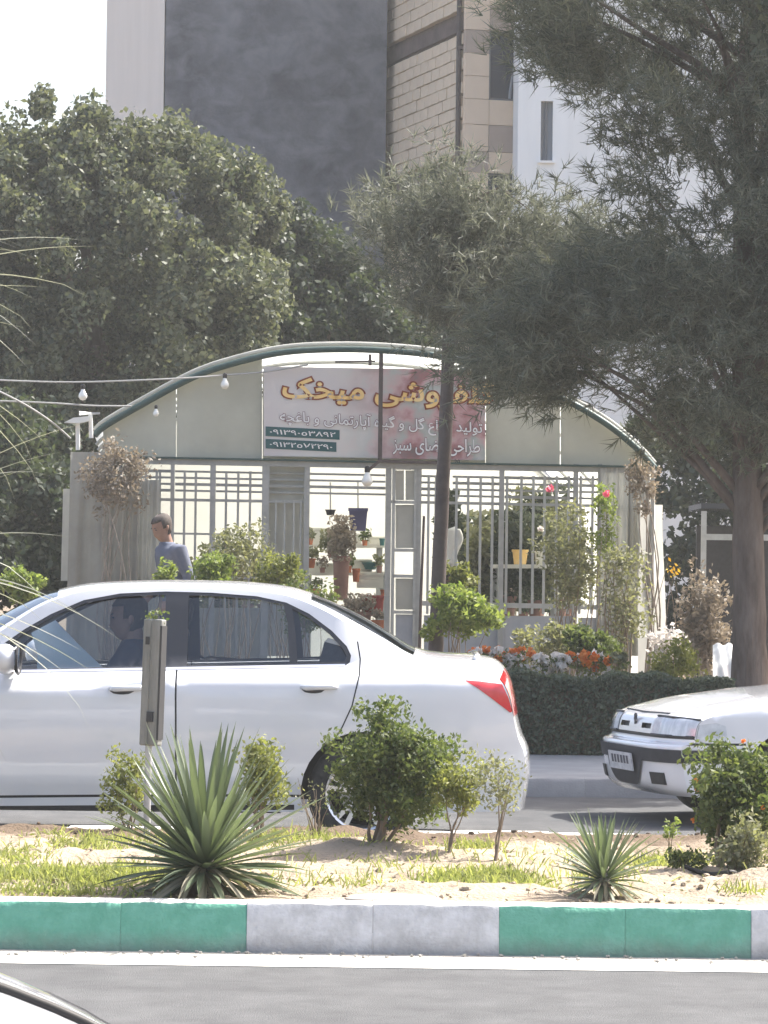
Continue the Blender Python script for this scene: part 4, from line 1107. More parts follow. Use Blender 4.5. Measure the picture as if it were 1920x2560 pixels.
# ---------- the car in the near lane: only its sunlit nose reaches into the picture
car3 = copy_tree(car1)
car3.name = 'near_white_car'
tag(car3, 'white car on the near carriageway, only the curved end of its bonnet showing', 'car')
car3.location = (-4.02, 5.9, 0); car3.rotation_euler = (0, 0, R(180))
def on_bonnet(i, j, off):
    r = i * 5; r0 = int(r); q = G1[r0][j].lerp(G1[r0 + 1][j], r - r0); return q + N1[r0][j] * off
MB().tube([on_bonnet(3.05 + 0.09 * k, 9, 0.004) for k in range(10)], [0.004] + [0.011] * 8 + [0.004], 8).build('bonnet_seal', M_HOSE, car3, smooth=True, world=False)
# ------------------------------------------------------------------ the flower shop: an arched plastic greenhouse
GA = R(4.0)
GU = Vector((math.cos(GA), math.sin(GA), 0)); GN = Vector((GU.y, -GU.x, 0))     # along the front, outward normal
GO = Vector((0, 35.0, 0))
def G(px, py, off=0.0):            # on the shop front; off metres out of the plane towards the street
    return on_plane(px, py, GO + GN * off, GN)
GZ = 0.31
def gfoot(px): 
    q = G(px, 1440); q.z = GZ; return q
def vbar(mb, px, y0, y1, wpx, off, t=0.03):
    a = G(px, y0, off); b = G(px, y1, off); b = Vector((a.x, a.y, b.z))
    return mb.bar(b, a, wpx / 252.0, t, up=GN)
def hbar(mb, x0, y0, x1, y1, hpx, off, t=0.03):
    return mb.bar(G(x0, y0, off), G(x1, y1, off), t, hpx / 252.0)
shop = thing('greenhouse_shop', 'arched plastic greenhouse with pale gable, dark green rim and barred front', 'greenhouse', gfoot(930))
arch_px = crom([(236, 1090), (262, 1066), (344, 1018), (480, 945), (588, 908), (713, 881), (860, 874), (1000, 880), (1110, 894), (1250, 932), (1380, 984), (1502, 1052), (1584, 1116), (1636, 1172)], 6)
LEN = 8.0
# vault sheet
mb = MB()
top = [G(x, y) for x, y in arch_px]
nseg = 10
vs = [p - GN * (LEN * k / nseg - 0.05) + Vector((0, 0, 0.02)) for k in range(nseg + 1) for p in top]
nn = len(top)
mb.add(vs, [(k * nn + i, k * nn + i + 1, (k + 1) * nn + i + 1, (k + 1) * nn + i) for k in range(nseg) for i in range(nn - 1)])
mb.build('roof_sheet', M_SHEET, shop, smooth=True)
mb = MB(); mb.tube([p + GN * 0.06 for p in top], 0.034, 10); mb.build('arch_tube', M_DGREEN, shop, smooth=True)
mb = MB(); mb.tube([p + GN * 0.03 + Vector((0, 0, 0.055)) for p in top], 0.024, 8); mb.build('rolled_sheet_edge', M_DRAPE2, shop, smooth=True)
for k in range(1, 6):
    MB().tube([p - GN * (LEN * k / 5) - Vector((0, 0, 0.03)) for p in top], 0.02, 6).build('hoop', M_FRAME, shop)
# gable infill of plastic panels, with a joint between panels and an open slit under the crown
def arch_y(px):
    for a, b in zip(arch_px, arch_px[1:]):
        if a[0] <= px <= b[0]: return a[1] + (b[1] - a[1]) * (px - a[0]) / (b[0] - a[0])
    return 1160
def eave_y(px): return 1148 + (px - 330) * 0.0195
for (x0, x1, gap) in ((258, 440, 5), (442, 655, 6), (1215, 1400, 6), (1402, 1622, 5)):
    n = 10; poly = []
    xs = [x0 + (x1 - x0) * i / n for i in range(n + 1)]
    poly = [G(x, min(arch_y(x) + gap, eave_y(x) - 1), -0.02) for x in xs] + [G(x, eave_y(x), -0.02) for x in xs[::-1]]
    MB().prism(poly, -GN * 0.012).build('gable_panel', M_GABLE, shop)
xs = [657 + (1213 - 657) * i / 12 for i in range(13)]
MB().prism([G(x, max(arch_y(x) + 40, 924), -0.05) for x in xs] + [G(x, eave_y(x), -0.05) for x in xs[::-1]], -GN * 0.012).build('gable_panel', M_GABLE, shop)
mb = MB(); hbar(mb, 215, 1150, 1640, 1176, 15, 0.02, 0.06); mb.build('eave_beam', M_FRAME, shop)
mb = MB(); hbar(mb, 330, 1143, 1640, 1168, 5, 0.05, 0.05); mb.build('gutter_strip', M_DGREEN, shop)
# louvre slats above the grille
for k, yy in enumerate((1180, 1196, 1212, 1228)):
    for (x0, x1) in ((300, 432), (436, 533), (538, 660), (664, 765), (772, 965), (1045, 1100), (1130, 1255), (1260, 1440), (1445, 1500)):
        s = (x0 - 330) * 0.0195 
        mb = MB(); hbar(mb, x0 + 2, yy + s - 4, x1 - 2, yy + s - 4 + (x1 - x0) * 0.0195, 5 if (k + x0) % 3 else 7, -0.03, 0.05)
        mb.build('louvre_slat', M_FRAME, shop)
mb = MB(); hbar(mb, 240, 1246, 770, 1255, 7, 0.0, 0.04); mb.build('grille_rail', M_FRAME, shop)
mb = MB(); hbar(mb, 965, 1254, 1560, 1266, 7, 0.0, 0.04); mb.build('grille_rail', M_FRAME, shop)
mb = MB(); hbar(mb, 240, 1438, 668, 1446, 6, 0.0, 0.04); mb.build('grille_rail', M_FRAME, shop)
mb = MB(); hbar(mb, 1045, 1508, 1560, 1520, 12, 0.0, 0.05); mb.build('grille_rail', M_BARS, shop)
mb = MB(); hbar(mb, 240, 1330, 668, 1338, 5, 0.0, 0.03); mb.build('grille_rail', M_FRAME, shop)
for px in (338, 365, 392, 400, 462, 490, 566, 596, 626): 
    mb = MB(); vbar(mb, px, 1178, 1640, 6, 0.01); mb.build('grille_bar', M_FRAME, shop)
for px in (690, 712, 735, 752): 
    mb = MB(); vbar(mb, px, 1250, 1640, 4, 0.01); mb.build('grille_bar', M_BARS, shop)
for px in (1072, 1090, 1142, 1171, 1202, 1232, 1268, 1304, 1334, 1362, 1392, 1422, 1452, 1482, 1520, 1545):
    mb = MB(); vbar(mb, px, 1190, 1535, 6, 0.01); mb.build('grille_bar', M_BARS, shop)
for px, w in ((302, 9), (432, 10), (533, 14), (665, 18), (768, 14), (972, 14), (1048, 12), (1255, 12), (1440, 12), (1500, 10), (1575, 10), (1632, 9)):
    mb = MB(); vbar(mb, px, 1160, 1720, w, 0.02, 0.05); mb.build('post', M_FRAME, shop)
# solid lower panels
def panel(x0, y0, x1, y1, mat, name, off=0.0, t=0.02):
    q = [G(x0, y0, off), G(x1, y0, off), G(x1, y1, off), G(x0, y1, off)]
    return MB().prism(q, -GN * t).build(name, mat, shop)
panel(1060, 1538, 1262, 1715, M_PANEL, 'lower_panel'); panel(1262.5, 1540, 1436, 1715, M_PANEL, 'lower_panel'); panel(1446, 1544, 1560, 1715, M_PANEL, 'lower_panel')
panel(668, 1162, 764, 1640, M_DRAPE2, 'frosted_panel', -0.04)
panel(308, 1520, 660, 1715, M_DRAPE2, 'lower_panel', -0.02)
# open door leaf with glazed upper half
mb = MB(); vbar(mb, 985, 1168, 1715, 8, 0.03); vbar(mb, 1040, 1168, 1715, 8, 0.03)
for yy in (1170, 1255, 1375, 1440, 1530): hbar(mb, 982, yy, 1043, yy + 1, 8, 0.03)
dl = mb.build('door_leaf', M_BARS, shop)
for (x0, y0, x1, y1, mt) in ((989, 1176, 1010, 1250, M_DRAPE2), (1014, 1176, 1036, 1250, M_DRAPE2), (989, 1262, 1036, 1370, M_DRAPE2), (989, 1446, 1036, 1524, M_DRAPE2), (989, 1536, 1036, 1715, M_PANEL)):
    q = [G(x0, y0, .025), G(x1, y0, .025), G(x1, y1, .025), G(x0, y1, .025)]
    MB().prism(q, -GN * 0.01).build('door_panel', mt, dl)
# side and rear plastic walls
def side_wall(px, name):
    e = G(px, 1165); f = Vector((e.x, e.y, GZ - 0.1))
    mb = MB(); mb.grid(lambda u, v: f.lerp(e, v) - GN * (0.05 + (LEN - 0.05) * u) + GU * (0.03 * math.sin(u * 40 + v * 3)), 60, 6)
    mb.build(name, M_SHEET, shop, smooth=True)
side_wall(240, 'side_sheet'); side_wall(1636, 'side_sheet')
xs = [245 + (1628 - 245) * i / 20 for i in range(21)]
back = [G(x, arch_y(x) + 8) - GN * LEN for x in xs]
foot = [Vector((p.x, p.y, GZ - 0.1)) for p in back]
mb = MB(); mb.add(back + foot, [(i, i + 1, 21 + i + 1, 21 + i) for i in range(20)]); mb.build('rear_sheet', M_SHEET, shop)
mb = MB(); a = gfoot(236); b = gfoot(1640)
mb.prism([a + Vector((0, 0, .03)), b + Vector((0, 0, .03)), b - GN * LEN + Vector((0, 0, .03)), a - GN * LEN + Vector((0, 0, .03))], (0, 0, -0.05)).build('floor_slab', M_PAVE, shop)
# loose plastic hung over the left end, in folds
def drape(name, x0, x1, ytop, ybot, off, mat, folds, amp, label=None, flare=0.0):
    mb = MB()
    def fn(u, v):
        px = x0 + (x1 - x0) * u; y = ytop + (ybot - ytop) * v
        q = G(px + flare * v * (u - 0.5), y, off)
        w = amp * (math.sin(u * folds + 2.1 * v) + 0.5 * math.sin(u * folds * 2.3 + v * 5 + 1)) * (0.4 + 0.6 * v)
        return q + GN * w + GU * 0.25 * w
    mb.grid(fn, 60, 24)
    return mb.build(name, mat, shop, smooth=True)
drape('hanging_sheet', 176, 262, 1130, 1700, 0.16, M_DRAPE, 9, 0.035, flare=30)
drape('hanging_sheet', 250, 345, 1190, 1700, 0.12, M_DRAPE, 14, 0.045)
drape('hanging_sheet', 335, 400, 1200, 1560, 0.08, M_DRAPE2, 16, 0.03)
drape('hanging_sheet', 1500, 1572, 1170, 1660, 0.05, M_DRAPE2, 15, 0.03)
drape('hanging_sheet', 1574, 1625, 1175, 1640, 0.06, M_DRAPE, 12, 0.03)
# sheet pulled out sideways at the right end, catching the sun
mb = MB()
mb.grid(lambda u, v: G(1600 + (58 + 30 * v * v) * u - 8 * v, 1262 + 440 * v, 0.25 - 0.55 * u) + GN * 0.04 * math.sin(v * 9 + u * 4), 10, 24)
mb.build('pulled_sheet', M_DRAPE2, shop, smooth=True)
mb = MB(); mb.grid(lambda u, v: G(158 + 26 * u - 6 * v, 1222 + 230 * v, 0.1 - 0.3 * u), 6, 12); mb.build('pulled_sheet', M_DRAPE2, shop, smooth=True)

# ------------------------------------------------------------------ printed banner with its lettering
AR_F = {'ا': (0xFE8D, 0xFE8E), 'آ': (0xFE81, 0xFE82), 'د': (0xFEA9, 0xFEAA), 'ر': (0xFEAD, 0xFEAE), 'و': (0xFEED, 0xFEEE), 'ز': (0xFEAF, 0xFEB0),
        'گ': (0xFB92, 0xFB93, 0xFB94, 0xFB95), 'ل': (0xFEDD, 0xFEDE, 0xFEDF, 0xFEE0), 'ف': (0xFED1, 0xFED2, 0xFED3, 0xFED4), 'ش': (0xFEB5, 0xFEB6, 0xFEB7, 0xFEB8),
        'ی': (0xFBFC, 0xFBFD, 0xFBFE, 0xFBFF), 'م': (0xFEE1, 0xFEE2, 0xFEE3, 0xFEE4), 'خ': (0xFEA5, 0xFEA6, 0xFEA7, 0xFEA8), 'ک': (0xFB8E, 0xFB8F, 0xFB90, 0xFB91),
        'ت': (0xFE95, 0xFE96, 0xFE97, 0xFE98), 'ن': (0xFEE5, 0xFEE6, 0xFEE7, 0xFEE8), 'ع': (0xFEC9, 0xFECA, 0xFECB, 0xFECC), 'پ': (0xFB56, 0xFB57, 0xFB58, 0xFB59),
        'ب': (0xFE8F, 0xFE90, 0xFE91, 0xFE92), 'غ': (0xFECD, 0xFECE, 0xFECF, 0xFED0), 'چ': (0xFB7A, 0xFB7B, 0xFB7C, 0xFB7D), 'ه': (0xFEE9, 0xFEEA, 0xFEEB, 0xFEEC),
        'ط': (0xFEC1, 0xFEC2, 0xFEC3, 0xFEC4), 'ح': (0xFEA1, 0xFEA2, 0xFEA3, 0xFEA4), 'ض': (0xFEBD, 0xFEBE, 0xFEBF, 0xFEC0), 'س': (0xFEB1, 0xFEB2, 0xFEB3, 0xFEB4)}
def shaped(s):                      # joined letter forms, in left-to-right drawing order
    o = []
    for i, c in enumerate(s):
        if c not in AR_F: o.append(c); continue
        p = i > 0 and s[i - 1] in AR_F and len(AR_F[s[i - 1]]) == 4
        n = i + 1 < len(s) and s[i + 1] in AR_F and len(AR_F[c]) == 4
        o.append(chr(AR_F[c][(3 if n else 1) if p else (2 if n else 0)]))
    return ''.join(reversed(o))
bc = G(936, 1030, 0.03)
banner = thing('shop_banner', 'printed shop banner with gold and red Persian lettering on the gable', 'banner', bc)
BROT = Matrix((GU, -GN, Vector((0, 0, 1)))).transposed()
def bl(px, py, off):                # point on the banner face in the banner's own frame
    return G(px, py, 0.03 + off) - bc
def sheet_part(x0, y0, x1, y1, off, mat, name, slope=0.02):
    q = [bl(x0, y0, off), bl(x1, y0 + (x1 - x0) * slope, off), bl(x1, y1 + (x1 - x0) * slope, off), bl(x0, y1, off)]
    return MB().prism(q, -GN * 0.004).build(name, mat, banner, world=False)
sheet_part(659, 916, 949, 1140, 0.0, M_BANNER, 'banner_sheet', 0.018)
sheet_part(953, 921, 1213, 1146, 0.0, M_BANNER, 'banner_sheet', 0.018)
def lettering(text, x0, y0, x1, y1, mat, off, grow=0.0, name='lettering', slope=0.03, shape=True):
    """text fitted into the pixel box"""
    cu = bpy.data.curves.new(name, 'FONT'); cu.body = shaped(text) if shape else text
    cu.size = 1.0; cu.offset = grow; cu.resolution_u = 3
    ob = bpy.data.objects.new(name, cu); COL.objects.link(ob)
    dg = bpy.context.evaluated_depsgraph_get()
    me = bpy.data.meshes.new_from_object(ob.evaluated_get(dg))
    bpy.data.objects.remove(ob); bpy.data.curves.remove(cu)
    co = np.array([v.co[:] for v in me.vertices])
    return me, co
def fit(me, co, ref, x0, y0, x1, y1, off, mat, name, slope):
    lo = ref.min(0); hi = ref.max(0)
    for i, v in enumerate(me.vertices):
        u = (co[i][0] - lo[0]) / (hi[0] - lo[0]); w = (co[i][1] - lo[1]) / (hi[1] - lo[1])
        px = x0 + (x1 - x0) * u
        v.co = bl(px, y1 + (y0 - y1) * w + (x1 - x0) * slope * u, off)
    me.materials.clear(); me.materials.append(mat)
    me.name = name
    o = bpy.data.objects.new(name, me); COL.objects.link(o); o.parent = banner
    return o
head = 'گلفروشی میخک'
m1, c1 = lettering(head, 0, 0, 0, 0, None, 0, 0.022)
m2, c2 = lettering(head, 0, 0, 0, 0, None, 0, 0.075)
fit(m2, c2, c1, 706, 934, 1236, 1010, 0.006, M_REDINK, 'headline_outline', 0.03)
fit(m1, c1, c1, 706, 934, 1236, 1010, 0.012, M_GOLD, 'headline', 0.03)
for (tx, x0, y0, x1, y1, sl_) in (('تولید انواع گل و گیاه آپارتمانی و باغچه', 700, 1022, 1206, 1066, 0.06), ('طراحی فضای سبز', 982, 1092, 1200, 1136, 0.03)):
    m1, c1 = lettering(tx, 0, 0, 0, 0, None, 0, 0.012)
    m2, c2 = lettering(tx, 0, 0, 0, 0, None, 0, 0.05)
    fit(m2, c2, c1, x0, y0, x1, y1, 0.006, M_PURPLE, 'small_print_outline', sl_)
    fit(m1, c1, c1, x0, y0, x1, y1, 0.012, M_INK, 'small_print', sl_)['kind'] = 'stuff'
for (tx, x0, x1, y0, y1) in (('٠٩١٣٩٠٥٣٨٩٢', 664, 849, 1066, 1090), ('٠٩١٣٢٥٧٢٢٩٠', 664, 841, 1097, 1121)):
    sheet_part(x0, y0, x1, y1, 0.005, M_TEALINK, 'number_strip', 0.05)
    m1, c1 = lettering(tx, 0, 0, 0, 0, None, 0, 0.012, shape=False)
    fit(m1, c1, c1, x0 + 10, y0 + 6, x1 - 10, y1 - 5, 0.010, M_INK, 'phone_number', 0.05)
m1, c1 = lettering('20', 0, 0, 0, 0, None, 0, 0.01, shape=False)
fit(m1, c1, c1, 1136, 1149, 1150, 1158, 0.010, M_PLATEINK, 'small_number', 0.02)
# dark rod frame that carries the lamp in front of the banner
br = thing('lamp_bracket', 'thin dark rod frame standing in front of the banner, carrying a bulb', 'bracket', G(952, 1152, 0.2))
mb = MB(); vbar(mb, 953, 884, 1156, 10, 0.2, 0.04); mb.build('upright', M_POLE, br)
mb = MB(); hbar(mb, 944, 1153, 1104, 1157, 8, 0.2, 0.03); mb.build('crossbar', M_POLE, br)
mb = MB(); mb.bar(G(948, 1153, 0.2), G(918, 1178, 0.2), 0.035, 0.03); mb.build('brace', M_POLE, br)
mb = MB(); hbar(mb, 838, 905, 938, 903, 4, 0.15, 0.02); mb.bar(G(925, 886, 0.18), G(925, 914, 0.18), 0.03); mb.build('top_rod', M_POLE, br)

# ------------------------------------------------------------------ bulbs and wires
def bulb(px, py, d_off, s, label, sock=True):
    c = G(px, py, d_off)
    t = thing('light_bulb', label, 'light bulb', c, group='bare bulbs strung along the shop front')
    r = s / 252.0
    mb = MB(); mb.lathe([(0.0, -r), (r * 0.55, -r * 0.9), (r * 0.95, -r * 0.35), (r, 0.0), (r * 0.85, r * 0.5), (r * 0.5, r * 1.1), (r * 0.42, r * 1.5)], c, 'Z', 16); mb.build('globe', M_BULB, t, smooth=True)
    mb = MB(); mb.lathe([(r * 0.45, r * 1.5), (r * 0.5, r * 1.6), (r * 0.5, r * 2.4), (r * 0.2, r * 2.7), (0, r * 2.7)], c, 'Z', 12); mb.build('socket', M_BLACK, t, smooth='auto')
bulb(207, 990, 0.35, 11, 'white bulb hanging from the wire against the dark tree')
bulb(562, 962, 0.12, 11, 'white bulb hanging under the green arch rim')
bulb(390, 1034, 0.12, 8, 'small dull bulb hanging against the gable panel')
bulb(918, 1202, 0.2, 14, 'large white bulb hanging under the lamp bracket at the doorway')
def wire(name, pts, r, label):
    mb = MB(); P_ = [G(*p) for p in pts]
    mb.tube([Vector(q) for q in crom([tuple(p) for p in P_], 6)], r, 6)
    o = mb.build(name, M_WIRE, base=P_[0]); tag(o, label, 'wire')
wire('wire', [(-60, 948, .5), (100, 954, .4), (207, 955, .35), (360, 950, .3), (480, 944, .2), (560, 938, .12), (660, 930, .1), (770, 912, .08)], 0.010, 'thin pale wire running from the tree to the arch, carrying a bulb')
wire('wire', [(-60, 1000, .5), (120, 1007, .4), (230, 1014, .3), (330, 1015, .2)], 0.010, 'lower slack pale wire ending at the arch side')
wire('cable', [(-40, 960, .9), (60, 1010, .8), (130, 1056, .5), (176, 1096, .3)], 0.011, 'dark cable sloping down to the corner of the plastic shop')
cm = thing('white_bracket', 'white pipe bracket with a small shade standing on the left shoulder of the arch', 'bracket', G(200, 1110, 0.1))
mb = MB(); mb.tube([G(195, 1125, .1), G(194, 1050, .1)], 0.022, 8); mb.tube([G(228, 1095, .1), G(226, 1034, .1), G(198, 1033, .1)], 0.022, 8); mb.build('pipe', M_WHITE, cm)
mb = MB(); mb.prism([G(160, 1056, .2), G(184, 1044, .2), G(222, 1040, .2), G(222, 1052, .2), G(196, 1058, .2)], -GN * 0.14); mb.build('shade', M_WHITE, cm)
mb = MB(); mb.bar(G(226, 1034, .1), G(250, 1033, .1), .02); mb.build('arm', M_METAL, cm)

# ------------------------------------------------------------------ stock inside the doorway
def D(px, py, back): return on_plane(px, py, GO - GN * back, GN)
def pot(name, label, px, py, back, wpx, hpx, mat, group=None, plant=None, taper=0.75, square=False):
    c = D(px, py, back); s = c.y / F; r = wpx * s / 2; h = hpx * s
    t = thing(name, label, 'pot', c, group=group)
    mb = MB()
    if square:
        a = r * taper
        mb.add([c + Vector(q) for q in ((-a, -a, 0), (a, -a, 0), (a, a, 0), (-a, a, 0), (-r, -r, h), (r, -r, h), (r, r, h), (-r, r, h))], [(3, 2, 1, 0), (0, 1, 5, 4), (1, 2, 6, 5), (2, 3, 7, 6), (3, 0, 4, 7), (4, 5, 6, 7)])
        mb.build('pot_body', mat, t)
        MB().box(c + Vector((0, 0, h + 0.012)), (2.15 * r, 2.15 * r, 0.03)).build('rim', mat, t)
    else:
        mb.lathe([(0, 0), (r * taper, 0), (r * (taper + 1) / 2, h * 0.5), (r * 0.97, h * 0.86)], c, 'Z', 18); mb.build('pot_body', mat, t, smooth='auto')
        MB().lathe([(r * 0.97, h * 0.85), (r * 1.06, h * 0.86), (r * 1.06, h), (r * 0.92, h), (r * 0.9, h * 0.9), (0, h * 0.9)], c, 'Z', 18).build('rim', mat, t, smooth='auto')
    if plant:
        mt, ph, pw, n, ls = plant
        C = np.array(c) + np.array([0, 0, h]) + np.clip(rng.normal(size=(n, 3)), -1.8, 1.8) * np.array([pw * s / 3, pw * s / 3, ph * s / 3]) + np.array([0, 0, ph * s * 0.5])
        mesh_np('foliage', leaf_quads(C, ls, 0.5), 4, mt, t)
    return t
def shelf(x0, x1, y, back, label, legs=True, ht=3):
    a = D(x0, y, back); b = D(x1, y, back)
    t = thing('display_bench', label, 'bench', Vector(((a.x + b.x) / 2, (a.y + b.y) / 2, GZ)))
    MB().bar(a, b, 0.5, 0.04).build('top', M_BOX, t)
    for p in (a + GU * 0.05, b - GU * 0.05):
        for s in (-0.2, 0.2):
            q = p + GN * s; MB().bar(Vector((q.x, q.y, GZ)), q - Vector((0, 0, .02)), 0.04).build('leg', M_FRAME, t)
    return t
shelf(760, 970, 1434, 2.4, 'pale display bench inside the doorway holding boxes and pots')
shelf(740, 960, 1365, 3.6, 'higher pale bench at the back of the doorway', )
def fbox(px, py, back, wpx, hpx, label, mat=M_BOX):
    c = D(px, py, back); s = c.y / F
    t = thing('foam_box', label, 'box', c, group='pale boxes on the shop benches')
    w, h = wpx * s, hpx * s
    MB().box(c + Vector((0, 0, h * 0.42)), (w, 0.32, h * 0.84)).build('body', mat, t)
    MB().box(c + Vector((0, 0, h * 0.92)), (w * 1.04, 0.34, h * 0.15)).build('lid', mat, t)
fbox(795, 1362, 3.6, 62, 42, 'large pale foam box on the back bench left of the doorway')
fbox(868, 1364, 3.6, 70, 30, 'pale foam box on the back bench under the blue planter')
fbox(940, 1366, 3.6, 44, 24, 'small pale foam box on the back bench by the door leaf')
fbox(785, 1432, 2.4, 40, 28, 'pale foam box on the front bench beside the red pot')
fbox(822, 1432, 2.4, 34, 24, 'low pale box on the front bench behind the brown urn')
fbox(905, 1432, 2.4, 50, 34, 'pale foam box on the front bench under the teal basin')
fbox(925, 1470, 1.6, 66, 38, 'wide pale box standing low by the door frame')
# low stools that carry the pieces on the floor line
hp1 = pot('hanging_planter', 'square violet blue planter hanging in the doorway', 895, 1327, 1.6, 46, 50, M_BLUEPOT, square=True, taper=0.82)
pot('terracotta_pot', 'bright terracotta pot at the left of the doorway', 776, 1420, 1.5, 26, 24, M_TERRA, plant=(L_GREY, 26, 30, 160, 0.05))
pot('terracotta_pot', 'terracotta pot on the floor right of the tall brown urn', 890, 1455, 1.4, 20, 34, M_TERRA)
pot('tall_urn', 'tall brown urn with a bushy top in the doorway', 852, 1500, 1.3, 42, 110, M_BROWNPOT, taper=0.8, plant=(L_DRYLEAF, 90, 55, 700, 0.06))
pot('round_shrub_pot', 'ball of grey green foliage on a pot beside the brown urn', 832, 1395, 2.2, 30, 20, M_BROWNPOT, plant=(L_GREY, 45, 50, 900, 0.05))
pot('teal_basin', 'dark teal basin standing on a pale box', 926, 1424, 2.2, 42, 18, M_TEAL, taper=0.6)
pot('basket', 'reddish woven basket on the shop floor by the door', 930, 1540, 0.9, 60, 52, M_RED, taper=0.85)
pot('basket', 'brown woven basket standing in front of the red basket', 900, 1590, 0.7, 56, 60, M_BROWNPOT, taper=0.85, plant=(L_DRYLEAF, 40, 60, 300, 0.06))
hp2 = pot('hanging_pot', 'small dark pot hanging in the doorway', 826, 1288, 1.6, 26, 14, M_BLACK, taper=0.7)
def hang(px, y0, y1, back, owner):
    MB().tube([D(px, y0, back), D(px, y1, back)], 0.008, 5).build('cord', M_WIRE, owner)
hang(826, 1205, 1276, 1.6, hp2); hang(895, 1205, 1276, 1.6, hp1)
# plants standing inside behind the right hand bars
for i, (px, py, bk, w, h, mt, lb) in enumerate([(1120, 1430, 0.9, 40, 190, L_TREE2, 'dark teal leafed pot plant behind the brown pine trunk'), (1200, 1500, 1.5, 60, 170, L_GREY, 'grey leafed pot plant behind the bars'),
                                               (1270, 1480, 1.2, 70, 190, L_TREE2, 'tall dark pot plant behind the bars beside the post'), (1340, 1490, 1.6, 70, 190, L_HEDGE, 'dark bushy pot plant behind the bars under the white panes'),
                                               (1400, 1480, 1.2, 60, 210, L_GREY, 'grey green pot plant behind the bars near the climbing rose'), (1240, 1520, 2.4, 80, 120, L_DRYLEAF, 'brownish pot plant low behind the bars'), (560, 1520, 1.5, 90, 150, L_GREY, 'grey leafed plant behind the left bars')]):
    pot('potted_plant', lb, px, py + 60, bk, w * 0.6, 50, M_BROWNPOT, plant=(mt, h, w, 1100, 0.09))
# a crowded back row and small stock on the benches
for i in range(9):
    px = 1120 + i * 38 + random.uniform(-8, 8); mt = (L_TREE2, L_HEDGE, L_GREY)[i % 3]
    pot('potted_plant', 'dim leafy plant in the crowded back row of the shop', px, 1560, 4.6 + (i % 2) * 0.7, 30, 60, M_BROWNPOT, plant=(mt, 230 + random.uniform(-50, 30), 62, 800, 0.12), group='plants in the back row of the shop')
for i in range(6):
    px = 420 + i * 48 + random.uniform(-8, 8)
    pot('potted_plant', 'pale plant on the floor behind the left hand bars', px, 1560, 3.0 + (i % 3) * 0.8, 30, 50, M_BROWNPOT, plant=(L_GREY, 110 + random.uniform(-30, 60), 55, 420, 0.09), group='plants behind the left hand bars')
for i, (px, py, bk, w, h, mt, pm_) in enumerate([(775, 1362, 3.3, 16, 16, M_TERRA, L_GREY), (838, 1362, 3.3, 18, 18, M_BROWNPOT, L_TREE2), (912, 1364, 3.3, 15, 14, M_TERRA, L_SHRUB), (955, 1364, 3.3, 14, 18, M_TEAL, None), (806, 1432, 2.1, 15, 14, M_BROWNPOT, L_DRYLEAF), (872, 1432, 2.1, 16, 18, M_TERRA, L_SHRUB), (948, 1434, 2.1, 15, 20, M_BROWNPOT, L_GREY),
                                       (790, 1500, 1.2, 26, 28, M_TERRA, L_SHRUB), (825, 1540, 0.9, 26, 30, M_BROWNPOT, L_GREY), (960, 1500, 1.5, 18, 26, M_TERRA, None), (870, 1560, 0.8, 30, 30, M_RED, L_DRYLEAF), (945, 1590, 0.6, 34, 40, M_TERRA, L_DRYLEAF)]):
    pot('small_pot', ('small terracotta pot ' if mt is M_TERRA else 'small brown pot ' if mt is M_BROWNPOT else 'small coloured pot ') + ('on the back bench beside the left foam box', 'on the back bench between two foam boxes', 'on the back bench right of the middle box', 'on the back bench at the door leaf', 'on the front bench left of the round ball of foliage', 'on the front bench behind the tall urn', 'on the front bench under the door leaf edge', 'with green leaves left of the tall urn', 'low down in front of the tall urn', 'without a plant beside the door frame', 'with dry leaves in front of the red basket', 'with dry leaves right of the brown basket')[i], px, py, bk, w, h, mt, plant=(pm_, 24, 24, 90, 0.05) if pm_ else None, group='small pots in the shop doorway')
pot('white_jar', 'cream glazed jar behind the bars at the right', 1350, 1412, 1.0, 28, 34, M_BOX)
pot('white_jar', 'cream glazed jar with a yellowish band behind the bars', 1300, 1412, 1.0, 40, 38, M_GOLD)
shelf(1230, 1400, 1416, 1.0, 'bench behind the right hand bars carrying cream jars')
wb = MB(); wb.grid(lambda u, v: D(1112 + 38 * u + 8 * math.sin(v * 6), 1322 + 90 * v, 0.35) + GN * 0.03 * math.sin(u * 8), 10, 12)
o = wb.build('white_bag', M_WHITE, base=D(1130, 1412, .35), smooth=True)
so = o.modifiers.new('thick', 'SOLIDIFY'); so.thickness = 0.06
tag(o, 'crumpled white plastic bag hanging behind the brown pine trunk', 'bag')
# ------------------------------------------------------------------ trees
def np3(l): return np.array([tuple(v) for v in l], dtype=float)

